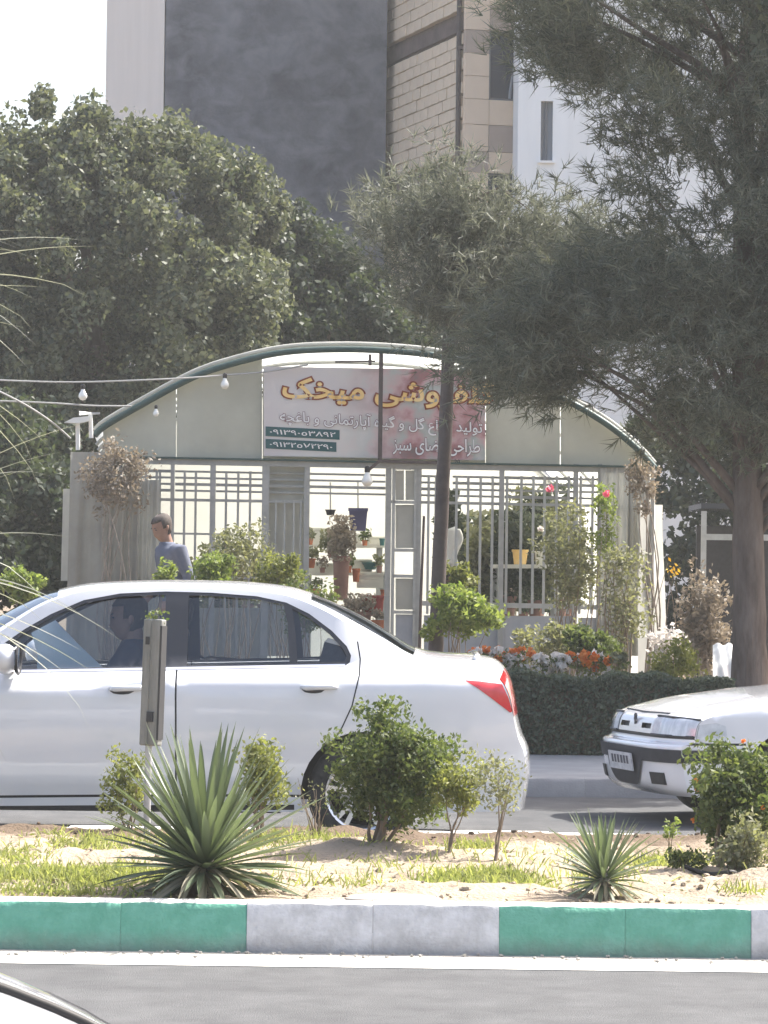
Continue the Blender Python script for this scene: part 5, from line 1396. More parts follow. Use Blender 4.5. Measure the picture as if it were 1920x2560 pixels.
def broad_tree(label, poly, d, half, n_cl, cl_r, per, leaf, mat, trunk_px, trunk_r, gz=0.3, limbs=14, bark=None, group=None, name='broadleaf_tree'):
    base = Vector((xat(trunk_px, d), d, gz))
    t = thing(name, label, 'tree', base, group=group)
    cl = poly_points(poly, n_cl, d, half, 4)
    C = np3(cl)
    mid = Vector((base.x, d, float(np.percentile(C[:, 2], 45))))
    mb = MB(); mb.tube([base - Vector((0, 0, .2)), base + Vector((0.05, 0, 0.4)), base.lerp(mid, 0.5) + Vector((0.08, 0.05, 0)), mid], [trunk_r * 1.35, trunk_r * 1.05, trunk_r * 0.85, trunk_r * 0.6], 12)
    tr = mb.build('trunk', bark or M_BARK2, t, smooth=True)
    for i in random.sample(range(len(cl)), min(limbs, len(cl))):
        s = base.lerp(mid, random.uniform(0.55, 1.0)); e = cl[i]
        m1 = s.lerp(e, 0.5) + Vector((random.uniform(-.2, .2), random.uniform(-.2, .2), random.uniform(0, .3)))
        MB().tube([s, s.lerp(m1, 0.5), m1, m1.lerp(e, 0.6), e], [trunk_r * 0.45, trunk_r * 0.38, trunk_r * 0.28, trunk_r * 0.18, trunk_r * 0.06], 7).build('limb', bark or M_BARK2, t, smooth=True)
    # each clump is an uneven tuft of leaves on its own side of a twig
    k = rng.integers(int(per * 0.5), int(per * 1.5), len(C))
    idx = np.repeat(np.arange(len(C)), k)
    rad = cl_r * rng.uniform(0.55, 1.35, len(C))
    sq = rng.uniform(0.5, 1.1, (len(C), 3))
    dirs = unit(rng.normal(size=(len(idx), 3)))
    off = dirs * (rng.uniform(0.15, 1.0, len(idx)) ** 0.6)[:, None] * rad[idx][:, None] * sq[idx]
    mesh_np('crown', leaf_quads(C[idx] + off, leaf, 0.62, 0.6), 4, mat, t)
    return t
broad_tree('tall dense broadleaf tree with sunlit right side, left of the dark cement wall',
           [(-380, 560), (-230, 420), (-80, 360), (-10, 340), (20, 290), (70, 262), (110, 250), (140, 300), (170, 330), (200, 300), (225, 275), (262, 290), (300, 340), (335, 300), (385, 330), (420, 305), (468, 330), (500, 372), (560, 380), (600, 410), (640, 430), (665, 490), (720, 500), (700, 560), (690, 620), (740, 690), (690, 760), (700, 850), (600, 960), (420, 1080), (230, 1200), (180, 1330), (60, 1500), (-380, 1500)],
           45.0, 2.4, 900, 0.34, 215, 0.088, L_TREE, 240, 0.22)
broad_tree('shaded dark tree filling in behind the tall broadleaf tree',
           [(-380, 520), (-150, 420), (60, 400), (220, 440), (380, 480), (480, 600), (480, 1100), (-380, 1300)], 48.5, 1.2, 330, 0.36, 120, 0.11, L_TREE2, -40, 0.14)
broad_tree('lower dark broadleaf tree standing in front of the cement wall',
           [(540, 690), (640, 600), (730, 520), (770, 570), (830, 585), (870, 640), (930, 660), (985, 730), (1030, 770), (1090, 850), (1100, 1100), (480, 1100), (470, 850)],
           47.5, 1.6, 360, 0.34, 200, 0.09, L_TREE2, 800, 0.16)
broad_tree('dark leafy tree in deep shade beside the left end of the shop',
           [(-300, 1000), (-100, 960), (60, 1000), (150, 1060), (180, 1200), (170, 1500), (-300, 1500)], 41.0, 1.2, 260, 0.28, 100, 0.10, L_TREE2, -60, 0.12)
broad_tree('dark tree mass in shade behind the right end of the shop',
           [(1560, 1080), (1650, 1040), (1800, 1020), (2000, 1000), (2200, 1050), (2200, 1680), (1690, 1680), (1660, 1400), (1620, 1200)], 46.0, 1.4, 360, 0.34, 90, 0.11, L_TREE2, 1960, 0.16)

def pine(label, poly, d, half, n_spray, tufts, n_needle, nlen, mat, trunk, trunk_r, limbs, gz=0.3, sparse=None, width=0.0075, margin=45, extra=None, bark=None, taper=0.75):
    base = Vector((trunk[0][0], trunk[0][1], gz))
    t = thing('pine_tree', label, 'tree', base)
    path = [Vector(p) for p in trunk]
    n = len(path)
    mb = MB(); mb.tube([Vector(q) for q in crom([tuple(p) for p in path], 6)], [trunk_r * (1.12 - taper * i / ((n - 1) * 6)) for i in range((n - 1) * 6 + 1)], 16)
    # furrowed bark: push ring vertices in and out
    mb.v = [tuple(Vector(v) + Vector((random.uniform(-1, 1), random.uniform(-1, 1), 0)) * trunk_r * 0.07) for v in mb.v]
    mb.build('trunk', bark or M_BARK, t, smooth=True)
    cl = poly_points(poly, n_spray // 11, d, half, margin)
    if sparse: cl = [c for c in cl if random.random() < sparse(c)]
    if extra:
        ep, ed, eh, en, em = extra
        ex = poly_points(ep, en // 11, ed, eh, em); cl += ex
    K = np3(cl)
    C = np.repeat(K, 11, 0) + rng.normal(size=(len(K) * 11, 3)) * np.array([0.15, 0.15, 0.075])
    top = path[-1]
    for i in random.sample(range(len(cl)), min(limbs, len(cl))):
        e = cl[i]; f = max(0.30, min(0.97, (e.z - base.z - 0.3) / (top.z - base.z)))
        j = f * (n - 1); j0 = min(n - 2, int(j)); s = path[j0].lerp(path[j0 + 1], j - j0)
        m1 = s.lerp(e, 0.5) + Vector((0, 0, random.uniform(-0.05, 0.35)))
        MB().tube([s, s.lerp(m1, .5) + Vector((0, 0, .05)), m1, e], [trunk_r * 0.26, trunk_r * 0.2, trunk_r * 0.14, trunk_r * 0.04], 6).build('branch', M_BARK, t, smooth=True)
    # sprays point outwards and up, tufts sit along each spray
    ctr = np.array([top.x, top.y, 0.0]); ctr[2] = np.median(C[:, 2])
    out = unit((C - ctr) * np.array([1, 1, 0.5]) + rng.normal(size=C.shape) * 0.5 + np.array([0, 0, 0.75]))
    ts = np.linspace(-0.6, 1.0, tufts)
    A = []; Dr = []
    for q in ts:
        j = rng.normal(size=C.shape) * 0.075
        A.append(C + out * q * 0.22 + j); Dr.append(unit(out + 0.35 * rng.normal(size=C.shape)))
    A = np.concatenate(A); Dr = np.concatenate(Dr)
    mesh_np('crown', needle_tris(A, Dr, n_needle, nlen, width, 0.75), 3, mat, t)
    return t
PD = 28.9
px0 = P(1878, 1650, PD)
pine('large dark pine with a thick straight trunk beside the shop',
     [(1275, -200), (1295, 0), (1330, 110), (1385, 175), (1400, 250), (1450, 300), (1440, 350), (1490, 420), (1520, 500), (1490, 570), (1420, 640), (1340, 720), (1240, 790), (1150, 860), (1190, 960), (1290, 990), (1375, 1060), (1420, 1010), (1480, 960), (1580, 1010), (1680, 1090), (1850, 1150), (2100, 1150), (2600, 900), (2600, -400), (1800, -500)],
     PD, 2.2, 7000, 4, 14, 0.14, L_PINE, [(px0.x, PD, 0.1), (px0.x - 0.02, PD, 1.2), (px0.x - 0.05, PD, 2.6), (px0.x - 0.10, PD + .05, 4.6), (px0.x - 0.02, PD, 7.4)], 0.150, 44, width=0.011, margin=16,
     sparse=lambda c: 1.0 if c.z < 4.3 else (0.62 if c.x < 2.9 else 0.75))
D2 = 31.2
ft = P(1084, 1750, D2); tp = P(1128, 740, D2)
tr2 = [ft + (ft - tp).normalized() * 0.75] + [ft.lerp(tp, q) for q in (0.0, 0.33, 0.66, 1.0)] + [P(1150, 560, D2), P(1160, 440, D2)]
pine('slender young pine with a bare brown trunk standing in front of the shop banner',
     [(935, 530), (950, 475), (1000, 490), (1060, 450), (1120, 425), (1180, 445), (1220, 495), (1290, 515), (1360, 500), (1440, 520), (1520, 580), (1500, 710), (1400, 810), (1240, 880), (1130, 870), (1060, 790), (1000, 720), (955, 650), (935, 590)],
     D2, 0.95, 900, 4, 12, 0.13, L_PINE2, [tuple(q) for q in tr2], 0.066, 16, width=0.011, margin=10, bark=M_POLE, taper=0.45)

# ------------------------------------------------------------------ shrubs
def shrub(name, label, box, depth, mat, n, leaf, base_px=None, gz=None, cat='shrub', n_cl=26, stems=7, group=None, stem_r=0.008, aspect=0.5, bloom=None, bark=None, hollow=0.0):
    x0, y0, x1, y1 = box
    c = P((x0 + x1) / 2, (y0 + y1) / 2, depth); s = depth / F
    rx = (x1 - x0) / 2 * s; rz = (y1 - y0) / 2 * s; ry = rx * 0.85
    bx = xat(base_px if base_px is not None else (x0 + x1) / 2, depth)
    g = gz if gz is not None else (soil_z(bx, depth) if depth < 18.4 else bed_z(bx, depth))
    t = thing(name, label, cat, (bx, depth, g), group=group)
    cl = []
    while len(cl) < n_cl:
        q = Vector((random.uniform(-1, 1), random.uniform(-1, 1), random.uniform(-1, 1)))
        l = q.length
        if l > 1 or l < hollow: continue
        f_ = 0.62 + 0.5 * random.random() ** 1.5 if l > 0.55 else 0.9
        cl.append(c + Vector((q.x * rx, q.y * ry, q.z * rz)) * f_)
    C = np3(cl)
    for i in random.sample(range(n_cl), min(stems, n_cl)):
        e = cl[i]; b = Vector((bx + random.uniform(-1, 1) * min(0.03, rx * .15), depth + random.uniform(-.03, .03), g - 0.03))
        hh = (e.z - b.z); m1 = b.lerp(e, 0.55) + Vector((random.uniform(-.1, .1) * hh, random.uniform(-.1, .1) * hh, 0.08 * hh)); m0 = b.lerp(m1, .5) + Vector((random.uniform(-.06, .06) * hh, 0, 0))
        MB().tube([Vector(q_) for q_ in crom([tuple(b), tuple(m0), tuple(m1), tuple(e)], 3)], [stem_r * (1 - .085 * k_) for k_ in range(10)], 6).build('stem', bark or M_TWIG, t, smooth=True)
    k = max(4, n // n_cl)
    idx = np.repeat(np.arange(n_cl), rng.integers(int(k * 0.5), int(k * 1.5) + 1, n_cl))
    rad = (rx + rz) / 2 * min(0.6, 1.25 / n_cl ** 0.33) * rng.uniform(0.6, 1.25, n_cl)
    off = unit(rng.normal(size=(len(idx), 3))) * (rng.uniform(0.1, 1, len(idx)) ** 0.55)[:, None] * rad[idx][:, None]
    mesh_np('foliage', leaf_quads(C[idx] + off, leaf, aspect, 0.5), 4, mat, t)
    if bloom:
        bm_, nb, bs = bloom
        for i in range(nb):
            q = unit(rng.normal(size=(1, 3)))[0]; q[1] = -abs(q[1])
            p = np.array(c) + q * np.array([rx, ry, rz]) * 0.95
            Cc = p + unit(rng.normal(size=(14, 3))) * bs * 0.35
            mesh_np('blossom', leaf_quads(Cc, bs * 0.8, 0.9), 4, bm_, t)
    return t
# in the median
shrub('clipped_shrub', 'dense round green shrub on a short trunk in front of the rear wheel', (822, 1762, 1150, 2085), 16.6, L_SHRUB, 13000, 0.028, 955, n_cl=130, stems=9, stem_r=0.012)
shrub('thin_shrub', 'thin yellow green shrub on bare stems next to the dense round shrub', (1075, 1840, 1205, 2060), 16.4, L_SHRUBY, 1500, 0.026, 1130, n_cl=22, stems=5, stem_r=0.006)
shrub('thin_shrub', 'small sparse grey leafed sapling with two forked stems on the soil', (1180, 1860, 1310, 2040), 16.2, L_GREY, 800, 0.024, 1243, n_cl=18, stems=4, stem_r=0.006)
shrub('thin_shrub', 'sparse yellowish shrub behind the grey post', (255, 1845, 375, 2070), 17.9, L_SHRUBY, 1600, 0.026, 330, n_cl=26, stems=6, stem_r=0.006)
shrub('leafy_shrub', 'yellow green shrub rising behind the right side of the big yucca', (585, 1825, 722, 2030), 17.2, L_SHRUBY, 2200, 0.028, 655, n_cl=34, stems=6)
shrub('twiggy_shrub', 'almost leafless twiggy stems between the yucca and the rear wheel', (700, 1900, 850, 2060), 17.4, L_GREY, 70, 0.02, 800, n_cl=16, stems=12, stem_r=0.004)
shrub('flowering_shrub', 'tall leafy shrub with orange blossoms in front of the second car', (1700, 1835, 2000, 2120), 15.9, L_SHRUB, 7000, 0.031, 1820, n_cl=84, stems=10, stem_r=0.010, bloom=(L_FLO, 6, 0.020))
shrub('flowering_shrub', 'pale leafed lower growth at the foot of the orange flowering shrub', (1760, 2040, 1960, 2190), 15.6, L_GREY, 1100, 0.032, 1860, n_cl=30, stems=8, stem_r=0.006)
shrub('weed', 'lone yellow green weed sprouting between small yucca and flowering shrub', (1640, 2048, 1710, 2095), 16.6, L_BRIGHT, 130, 0.024, 1690, n_cl=9, stems=4, stem_r=0.004, cat='weed')
shrub('weed', 'low dull weed on the soil right of the small yucca', (1650, 2130, 1790, 2175), 15.7, L_SHRUB, 500, 0.024, 1710, n_cl=14, stems=4, stem_r=0.003, cat='weed')
# in front of the shop
FR = 32.6
shrub('bed_shrub', 'bright green shrub beside the standing man', (375, 1405, 450, 1500), FR, L_BRIGHT, 700, 0.05, n_cl=18)
shrub('bed_shrub', 'bright leafy shrub below the left bars of the shop', (470, 1370, 600, 1500), FR, L_BRIGHT, 1600, 0.05, n_cl=30)
shrub('bed_shrub', 'tall dull grey green shrub against the left bars', (500, 1290, 690, 1470), FR + 0.6, L_GREY, 1500, 0.045, n_cl=36)
shrub('bed_shrub', 'yellow green shrub left of the doorway', (640, 1370, 770, 1510), FR - 0.3, L_SHRUBY, 1500, 0.05, n_cl=30)
shrub('bed_shrub', 'olive shrub low in front of the doorway', (690, 1440, 850, 1590), FR - 0.8, L_SHRUB, 2200, 0.045, n_cl=36)
shrub('bed_shrub', 'bright yellow green shrub spreading round the foot of the brown pine trunk', (1050, 1460, 1275, 1610), FR - 1.6, L_BRIGHT, 2400, 0.055, n_cl=40, base_px=1130)
shrub('bed_shrub', 'pale leafed shoots standing beside the brown pine trunk', (1110, 1400, 1190, 1500), FR - 1.2, L_SHRUBY, 500, 0.055, n_cl=14, base_px=1120)
shrub('bed_shrub', 'bright shrub at the left edge of the shop yard', (0, 1405, 120, 1520), 30.5, L_BRIGHT, 1200, 0.055, n_cl=24)
shrub('climbing_rose', 'climbing rose with grey leaves and a pink bloom on the right hand bars', (1330, 1230, 1500, 1560), FR + 1.4, L_GREY, 2600, 0.05, n_cl=60, stems=12, stem_r=0.010, hollow=0.3)
shrub('climbing_rose', 'upright narrow bright green climber on the corner post of the shop', (1488, 1165, 1535, 1430), FR + 1.3, L_BRIGHT, 700, 0.05, n_cl=30, stems=4)
shrub('climbing_rose', 'tangled grey green rose stems at the right corner of the shop', (1500, 1330, 1625, 1640), FR + 0.9, L_GREY, 1700, 0.05, n_cl=46, stems=14, stem_r=0.012, hollow=0.3)
shrub('bed_shrub', 'broad green shrub behind the flower row', (1395, 1560, 1560, 1680), 30.2, L_SHRUB, 2600, 0.05, n_cl=40)
shrub('bed_shrub', 'grey green shrub under the right hand bars', (1290, 1540, 1480, 1670), 31.4, L_GREY, 1800, 0.05, n_cl=34)
shrub('bed_shrub', 'shrub with sunlit white painted into its leaves at the shop corner', (1618, 1555, 1705, 1680), 30.0, L_FLW, 420, 0.06, n_cl=20)  # white leaf colour stands in for strong sunlight on the plant
shrub('bed_shrub', 'tan pinkish dry shrub right of the shop', (1690, 1400, 1835, 1690), 31.0, L_DRYLEAF, 3600, 0.05, n_cl=60, stems=12, bark=M_DRY)
shrub('bed_shrub', 'yellowish shrub at the end of the hedge', (1600, 1590, 1760, 1730), 29.2, L_SHRUBY, 1900, 0.045, n_cl=34)
shrub('bed_shrub', 'small twig with yellow flowers beside the shop corner', (1655, 1395, 1700, 1440), 32.2, L_FLY, 34, 0.04, n_cl=6, stems=4)
shrub('dry_creeper', 'dry brown creeper tangled over the left shoulder of the shop', (190, 1085, 400, 1285), 34.3, L_DRYLEAF, 2600, 0.05, n_cl=60, stems=9, stem_r=0.012, bark=M_DRY, base_px=280)
shrub('dry_creeper', 'bare dry stems hanging over the right shoulder of the shop', (1560, 1120, 1650, 1290), 34.2, L_DRYLEAF, 700, 0.05, n_cl=24, stems=5, stem_r=0.014, bark=M_DRY, base_px=1610)
def bloom(px, py, d, label, mat, s=0.036):
    c = np.array(P(px, py, d))
    C = c + unit(rng.normal(size=(40, 3))) * s * rng.uniform(0.2, 1, 40)[:, None]
    o = mesh_np('rose_bloom', leaf_quads(C, s * 0.9, 0.95), 4, mat, base=tuple(c)); tag(o, label, 'flower')
bloom(1375, 1222, 33.7, 'single pink rose bloom high on the bars, over the climbing rose', L_FLP)
bloom(1517, 1234, 33.6, 'pink rose bloom beside the bright green climber', L_FLP)
bloom(1352, 1322, 33.6, 'small white bloom in front of the bars', L_FLW, 0.03)

# ------------------------------------------------------------------ hedge and flower row
HX0, HX1, HY0, HY1, HT = -4.2, 2.75, 27.5, 28.15, 0.735
hd = thing('hedge', 'long clipped dark green hedge along the pavement', 'hedge', ((HX0 + HX1) / 2, 27.8, 0.12))
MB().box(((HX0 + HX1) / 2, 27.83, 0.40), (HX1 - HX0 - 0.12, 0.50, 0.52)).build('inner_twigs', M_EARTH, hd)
n = 52000
q = rng.uniform(size=(n, 3)); C = np.empty((n, 3))
face = rng.integers(0, 10, n)
C[:, 0] = HX0 + (HX1 - HX0) * q[:, 0]
dep = rng.exponential(0.035, n)
bump = 0.03 * np.sin(C[:, 0] * 7) + 0.02 * np.sin(C[:, 0] * 17 + 2)
C[:, 1] = np.where(face < 6, HY0 + dep + bump * 0.6, HY0 + (HY1 - HY0) * q[:, 1]); C[:, 2] = np.where(face < 6, 0.13 + (HT - 0.13) * q[:, 2], HT - dep + bump)
mesh_np('foliage', leaf_quads(C, 0.042, 0.55), 4, L_HEDGE, hd)
for i, (px, y0, w, mat, lb) in enumerate([(1195, 1640, 60, L_FLO, 'orange flowering plant next to the boot of the passing car'), (1248, 1636, 56, L_FLO, 'orange flowering bedding plant left of the green tuft'), (1300, 1640, 54, L_FLO, 'orange flowering bedding plant before the white ones'),
                                      (1362, 1655, 60, L_FLW, 'white flowering plant on the hedge edge'), (1402, 1658, 56, L_FLW, 'white flowering plant next to a pale orange one'), (1448, 1648, 60, L_FLO, 'pale orange flowering plant right of the white pair'),
                                      (1495, 1648, 60, L_FLO, 'pale orange flowering plant under the broad shrub'), (1548, 1652, 56, L_GREY, 'grey leafed bedding plant ending the flower row'), (1272, 1656, 44, L_FLW, 'small white flowering plant among the orange ones')]):
    d = 28.55; s = d / F
    b = Vector((xat(px, d), d, bed_z(xat(px, d), d)))
    t = thing('bedding_plant', lb, 'flower plant', b, group='row of bedding flowers behind the hedge')
    top = P(px, y0 - 12, d).z
    C = np.array([b.x, b.y, 0]) + np.stack([rng.normal(0, w * s * 0.26, 420), rng.normal(0, 0.07, 420), rng.uniform(b.z + 0.02, top, 420)], 1)
    mesh_np('foliage', leaf_quads(C, 0.04, 0.5), 4, L_SHRUB, t)
    for k in range(9):
        cx = b.x + rng.normal(0, w * s * 0.28); cz = top - abs(rng.normal(0, 0.05)) + 0.01; cy = d + rng.normal(0, 0.06)
        Cc = np.array([cx, cy, cz]) + unit(rng.normal(size=(16, 3))) * 0.026
        mesh_np('blossom', leaf_quads(Cc, 0.052, 0.9), 4, mat if k % 4 or mat is L_GREY else L_FLW, t)
    MB().tube([b, Vector((b.x, b.y, top - 0.05))], 0.008, 5).build('stem', M_TWIG, t)

# ------------------------------------------------------------------ yuccas: every leaf a part
def blade(L, w, curl, fold=0.25, n=7):
    mb = MB(); vs = []; fs = []
    for i in range(n + 1):
        t = i / n
        wid = w * (0.75 + 0.5 * t) * (1 - t ** 3.0) if t < 1 else 0.0
        wid = max(wid, 0.0008)
        x = L * t; z = -curl * L * t * t
        vs += [Vector((x, -wid / 2, z + fold * wid)), Vector((x, 0, z)), Vector((x, wid / 2, z + fold * wid))]
    for i in range(n):
        a = i * 3
        fs += [(a, a + 3, a + 4, a + 1), (a + 1, a + 4, a + 5, a + 2)]
    mb.add(vs, fs); return mb
def yucca(label, px, d, L, w, n_live, n_dead, hub, lean=0.0):
    b = Vector((xat(px, d), d, soil_z(xat(px, d), d)))
    t = thing('yucca', label, 'yucca', b)
    mb = MB(); mb.tube([b - Vector((0, 0, .03)), b + Vector((0, 0, hub * 0.5)), b + Vector((0, 0, hub + .03))], [hub * 0.35, hub * 0.30, hub * 0.2], 10); mb.build('trunk', M_DRY, t, smooth=True)
    var = []
    for q in range(6):
        o = blade(L, w, (0.02, 0.06, 0.10, 0.16, 0.05, 0.22)[q]).build('leaf', L_YUCCA, recalc=False, smooth=True); var.append(o.data); bpy.data.objects.remove(o)
    dead = []
    for q in range(3):
        o = blade(L * 0.8, w * 0.8, (0.25, 0.4, 0.15)[q]).build('dead_leaf', L_YUCDRY, recalc=False, smooth=True); dead.append(o.data); bpy.data.objects.remove(o)
    for i in range(n_live):
        f = (i + 0.5) / n_live
        el = R(82 - 100 * f + random.uniform(-8, 8)); az = i * 2.39996 + random.uniform(-.2, .2)
        o = bpy.data.objects.new('leaf', var[0 if f < 0.3 else random.choice((1, 2, 4)) if f < 0.7 else random.choice((2, 3, 5))]); COL.objects.link(o); o.parent = t
        s = (0.80 + 0.25 * math.sin(math.pi * min(1, f * 1.15 + 0.2))) * random.uniform(0.82, 1.1)
        o.scale = (s, random.uniform(.85, 1.15), s)
        rm = Matrix.Rotation(az, 3, 'Z') @ Matrix.Rotation(-el, 3, 'Y') @ Matrix.Rotation(random.uniform(-.5, .5), 3, 'X')
        o.rotation_euler = rm.to_euler()
        o.location = Vector((math.cos(az), math.sin(az), 0)) * hub * 0.16 + Vector((0, 0, hub * (1.0 - 0.55 * f)))
    for i in range(n_dead):
        az = random.uniform(0, 6.28); el = R(random.uniform(-40, -2))
        o = bpy.data.objects.new('dead_leaf', random.choice(dead)); COL.objects.link(o); o.parent = t
        s = random.uniform(.65, 1.05) * min(1.0, hub / (L * 0.8 * math.sin(-el) + 1e-3) * 0.8); o.scale = (s, 1, s)
        o.rotation_euler = (Matrix.Rotation(az, 3, 'Z') @ Matrix.Rotation(-el, 3, 'Y')).to_euler()
        o.location = Vector((math.cos(az), math.sin(az), 0)) * hub * 0.2 + Vector((0, 0, hub * random.uniform(0.45, 0.8)))
    return t
yucca('big spiky yucca with stiff upright leaves and pale lower leaves, close behind the kerb', 522, 14.52, 0.53, 0.033, 165, 70, 0.165)
yucca('small spiky yucca close behind the green kerb stones', 1520, 14.42, 0.265, 0.021, 80, 22, 0.10)

# ------------------------------------------------------------------ long-leafed fountain plant at the left edge
FD = 16.8
pb = Vector((xat(-520, FD), FD, soil_z(xat(-520, FD), FD)))
palm = thing('fountain_palm', 'tall plant with long thin grey green leaves drooping in from the left', 'palm', pb)
heads = [Vector((0, 0, 2.45)), Vector((0.22, -0.1, 1.25))]
for h, r in zip(heads, (0.11, 0.08)):
    MB().tube([pb + Vector((h.x * .2, h.y * .2, -.05)), pb + Vector((h.x * .6, h.y * .6, h.z * 0.35)), pb + Vector((h.x * .9, h.y, h.z * 0.7)), pb + h], [r * 1.4, r * 1.1, r, r * 1.15], 12).build('trunk', M_BARK, palm, smooth=True)
fvar = []
for q in range(7):
    L = random.uniform(1.15, 1.6); N = 12; mb = MB(); vs = []; fs = []
    d = Vector((1, 0, 0)); p = Vector((0, 0, 0)); dr = (0.6, 1.0, 1.4, 1.8, 2.2, 1.2, 0.8)[q]; kink = random.randint(5, 10)
    for i in range(N + 1):
        t_ = i / N; w = 0.022 * (1 - t_ ** 2.5) + 0.0006
        side = Vector((0, 1, 0)); vs += [p - side * w / 2 + Vector((0, 0, w * .3)), p, p + side * w / 2 + Vector((0, 0, w * .3))]
        p = p + d * (L / N); d = (d + Vector((0, 0.02 * (q - 3), -dr / N * (0.4 + 1.4 * t_) - (0.35 if i == kink and q % 2 else 0)))).normalized()
    for i in range(N): a = i * 3; fs += [(a, a + 3, a + 4, a + 1), (a + 1, a + 4, a + 5, a + 2)]
    mb.add(vs, fs); o = mb.build('leaf', L_PALM, recalc=False, smooth=True); fvar.append(o.data); bpy.data.objects.remove(o)
for k in range(270):
    hd_ = heads[0] if k < 160 else heads[1]
    o = bpy.data.objects.new('leaf', random.choice(fvar)); COL.objects.link(o); o.parent = palm
    el = R(random.uniform(-55, 75)); az = random.uniform(-math.pi, math.pi) * (0.45 if k % 2 else 1)
    o.rotation_euler = (Matrix.Rotation(az, 3, 'Z') @ Matrix.Rotation(-el, 3, 'Y') @ Matrix.Rotation(random.uniform(-.4, .4) if abs(el) < 1.2 else 0, 3, 'X')).to_euler()
    sc_ = random.uniform(0.75, 1.05) * (1.0 if k < 160 else 0.9); o.scale = (sc_, 1, sc_)
    o.location = hd_ + Vector((0, 0, random.uniform(-.06, .06)))
# unseen tree added outside the frame to cast shade on the pavement
broad_tree('unseen tree added beyond the second car to shade the pavement', [(2451 + 500 * math.cos(a) * (1 + .1 * math.sin(3 * a)), 100 + 520 * math.sin(a)) for a in [2 * math.pi * k / 18 for k in range(18)]], 27.0, 1.6, 300, 0.34, 130, 0.11, L_TREE, 2600, 0.13, gz=0.12, name='added_shade_tree')

# dry leaves and bits of twig lying on the median
C = np.stack([rng.uniform(-2.2, 2.2, 900), 14.2 + 4.1 * rng.uniform(size=900), np.zeros(900)], 1)
C[:, 2] = [soil_z(x, y) + 0.006 for x, y, _ in C]
o = mesh_np('leaf_litter', leaf_quads(C, 0.022, 0.4, 3.0), 4, L_YUCDRY); tag(o, 'dry leaves scattered over the median soil', 'leaf litter', kind='stuff')
# ------------------------------------------------------------------ street furniture and small things
st = MB().tube([P(1047, 1700, 32.6), P(1052, 1500, 32.6), P(1060, 1290, 32.6)], [0.016, 0.014, 0.012], 8).build('plant_stake', M_POLE, base=tuple(P(1047, 1700, 32.6)))
tag(st, 'thin dark stake standing left of the brown pine trunk', 'stake')

pd = 17.8
b = P(368, 2060, pd); b.z = soil_z(b.x, pd)
post = thing('marker_post', 'weathered grey box-shaped marker on a thin pipe in the median', 'post', b)
s = pd / F
top = P(388, 1548, pd); bot = P(376, 1864, pd)
MB().tube([Vector((P(367, 2055, pd).x, pd, b.z - 0.05)), P(372, 1850, pd)], 0.018, 10).build('pipe', M_METAL, post, smooth='auto')
d = (top - bot).normalized(); rot = Matrix((d.cross(Vector((0, 1, 0))).normalized(), Vector((0, 1, 0)), d)).transposed()
ctr = (top + bot) / 2; ln = (top - bot).length
rz = Matrix.Rotation(R(24), 3, 'Z')
bx = MB().box(ctr, (0.105, 0.055, ln), rot @ rz).build('marker_box', M_POST, post)
bv = bx.modifiers.new('round', 'BEVEL'); bv.width = 0.008; bv.segments = 2
sd = rot @ rz @ Vector((0, 1, 0)); sx = rot @ rz @ Vector((1, 0, 0))
MB().box(ctr - sd * 0.030 + sx * 0.020, (0.030, 0.012, ln * 0.98), rot @ rz).build('side_strip', M_POST, post)
MB().box(ctr - sd * 0.028 - sx * 0.008 - d * ln * 0.27, (0.035, 0.02, 0.05), rot @ rz).build('clamp', M_POSTD, post)
MB().box(ctr - sd * 0.028 + sx * 0.018 + d * ln * 0.33, (0.02, 0.03, 0.04), rot @ rz).build('clamp', M_POSTD, post)
MB().box(ctr - sx * 0.050, (0.012, 0.055, ln * 0.9), rot @ rz).build('edge_rail', M_POSTD, post)
C = np.array(P(388, 1538, pd)) + rng.normal(size=(60, 3)) * np.array([0.028, 0.02, 0.014])
o = mesh_np('creeper_tuft', leaf_quads(C, 0.022, 0.6), 4, L_SHRUB, base=tuple(P(388, 1546, pd))); tag(o, 'small green tuft growing on top of the grey marker post', 'plant')

hs = [Pz(1712, 2172, .22), Pz(1770, 2170, .23), Pz(1820, 2172, .24), Pz(1838, 2178, .24), Pz(1834, 2192, .23), Pz(1822, 2196, .225)]
hs = [Vector((p.x, p.y, soil_z(p.x, p.y) + 0.012)) for p in hs]
o = MB().tube([Vector(q) for q in crom([tuple(p) for p in hs], 5)], 0.011, 8).build('irrigation_hose', M_HOSE, base=tuple(hs[0]), smooth=True); tag(o, 'black irrigation hose bent at its end on the bare soil', 'hose')
for (px, py, sx, sz, lb) in [(985, 2240, 0.20, 0.022, 'flat grey slab of earth and rubble lying by the kerb')]:
    c = Pz(px, py, 0.21); c.z = soil_z(c.x, c.y) + sz * 0.2
    o = MB().blob(c, (sx, 0.12, sz), 26, 12, 0.05).build('rubble', M_ROCK, base=tuple(c), smooth=True); tag(o, lb, 'stone')

# shade structure right of the shop
sh = thing('shed', 'dark open shed with a grey frame in the shade right of the shop', 'shed', (xat(1800, 41), 41, 0.3))
for px in (1760, 1990):
    x = xat(px, 41); MB().bar((x, 41, 0.3), (x, 41, 2.3), 0.06).build('post', M_FRAME, sh)
MB().bar((xat(1755, 41), 41, 2.0), (xat(1995, 41), 41, 2.0), 0.05, 0.07).build('lintel', M_FRAME, sh)
MB().box((xat(1875, 42), 42.4, 1.2), (1.2, 0.1, 1.9)).build('back_board', M_BLACK, sh)
MB().box((xat(1875, 42), 41.8, 2.36), (1.35, 1.7, 0.06)).build('roof', M_TRIM, sh)
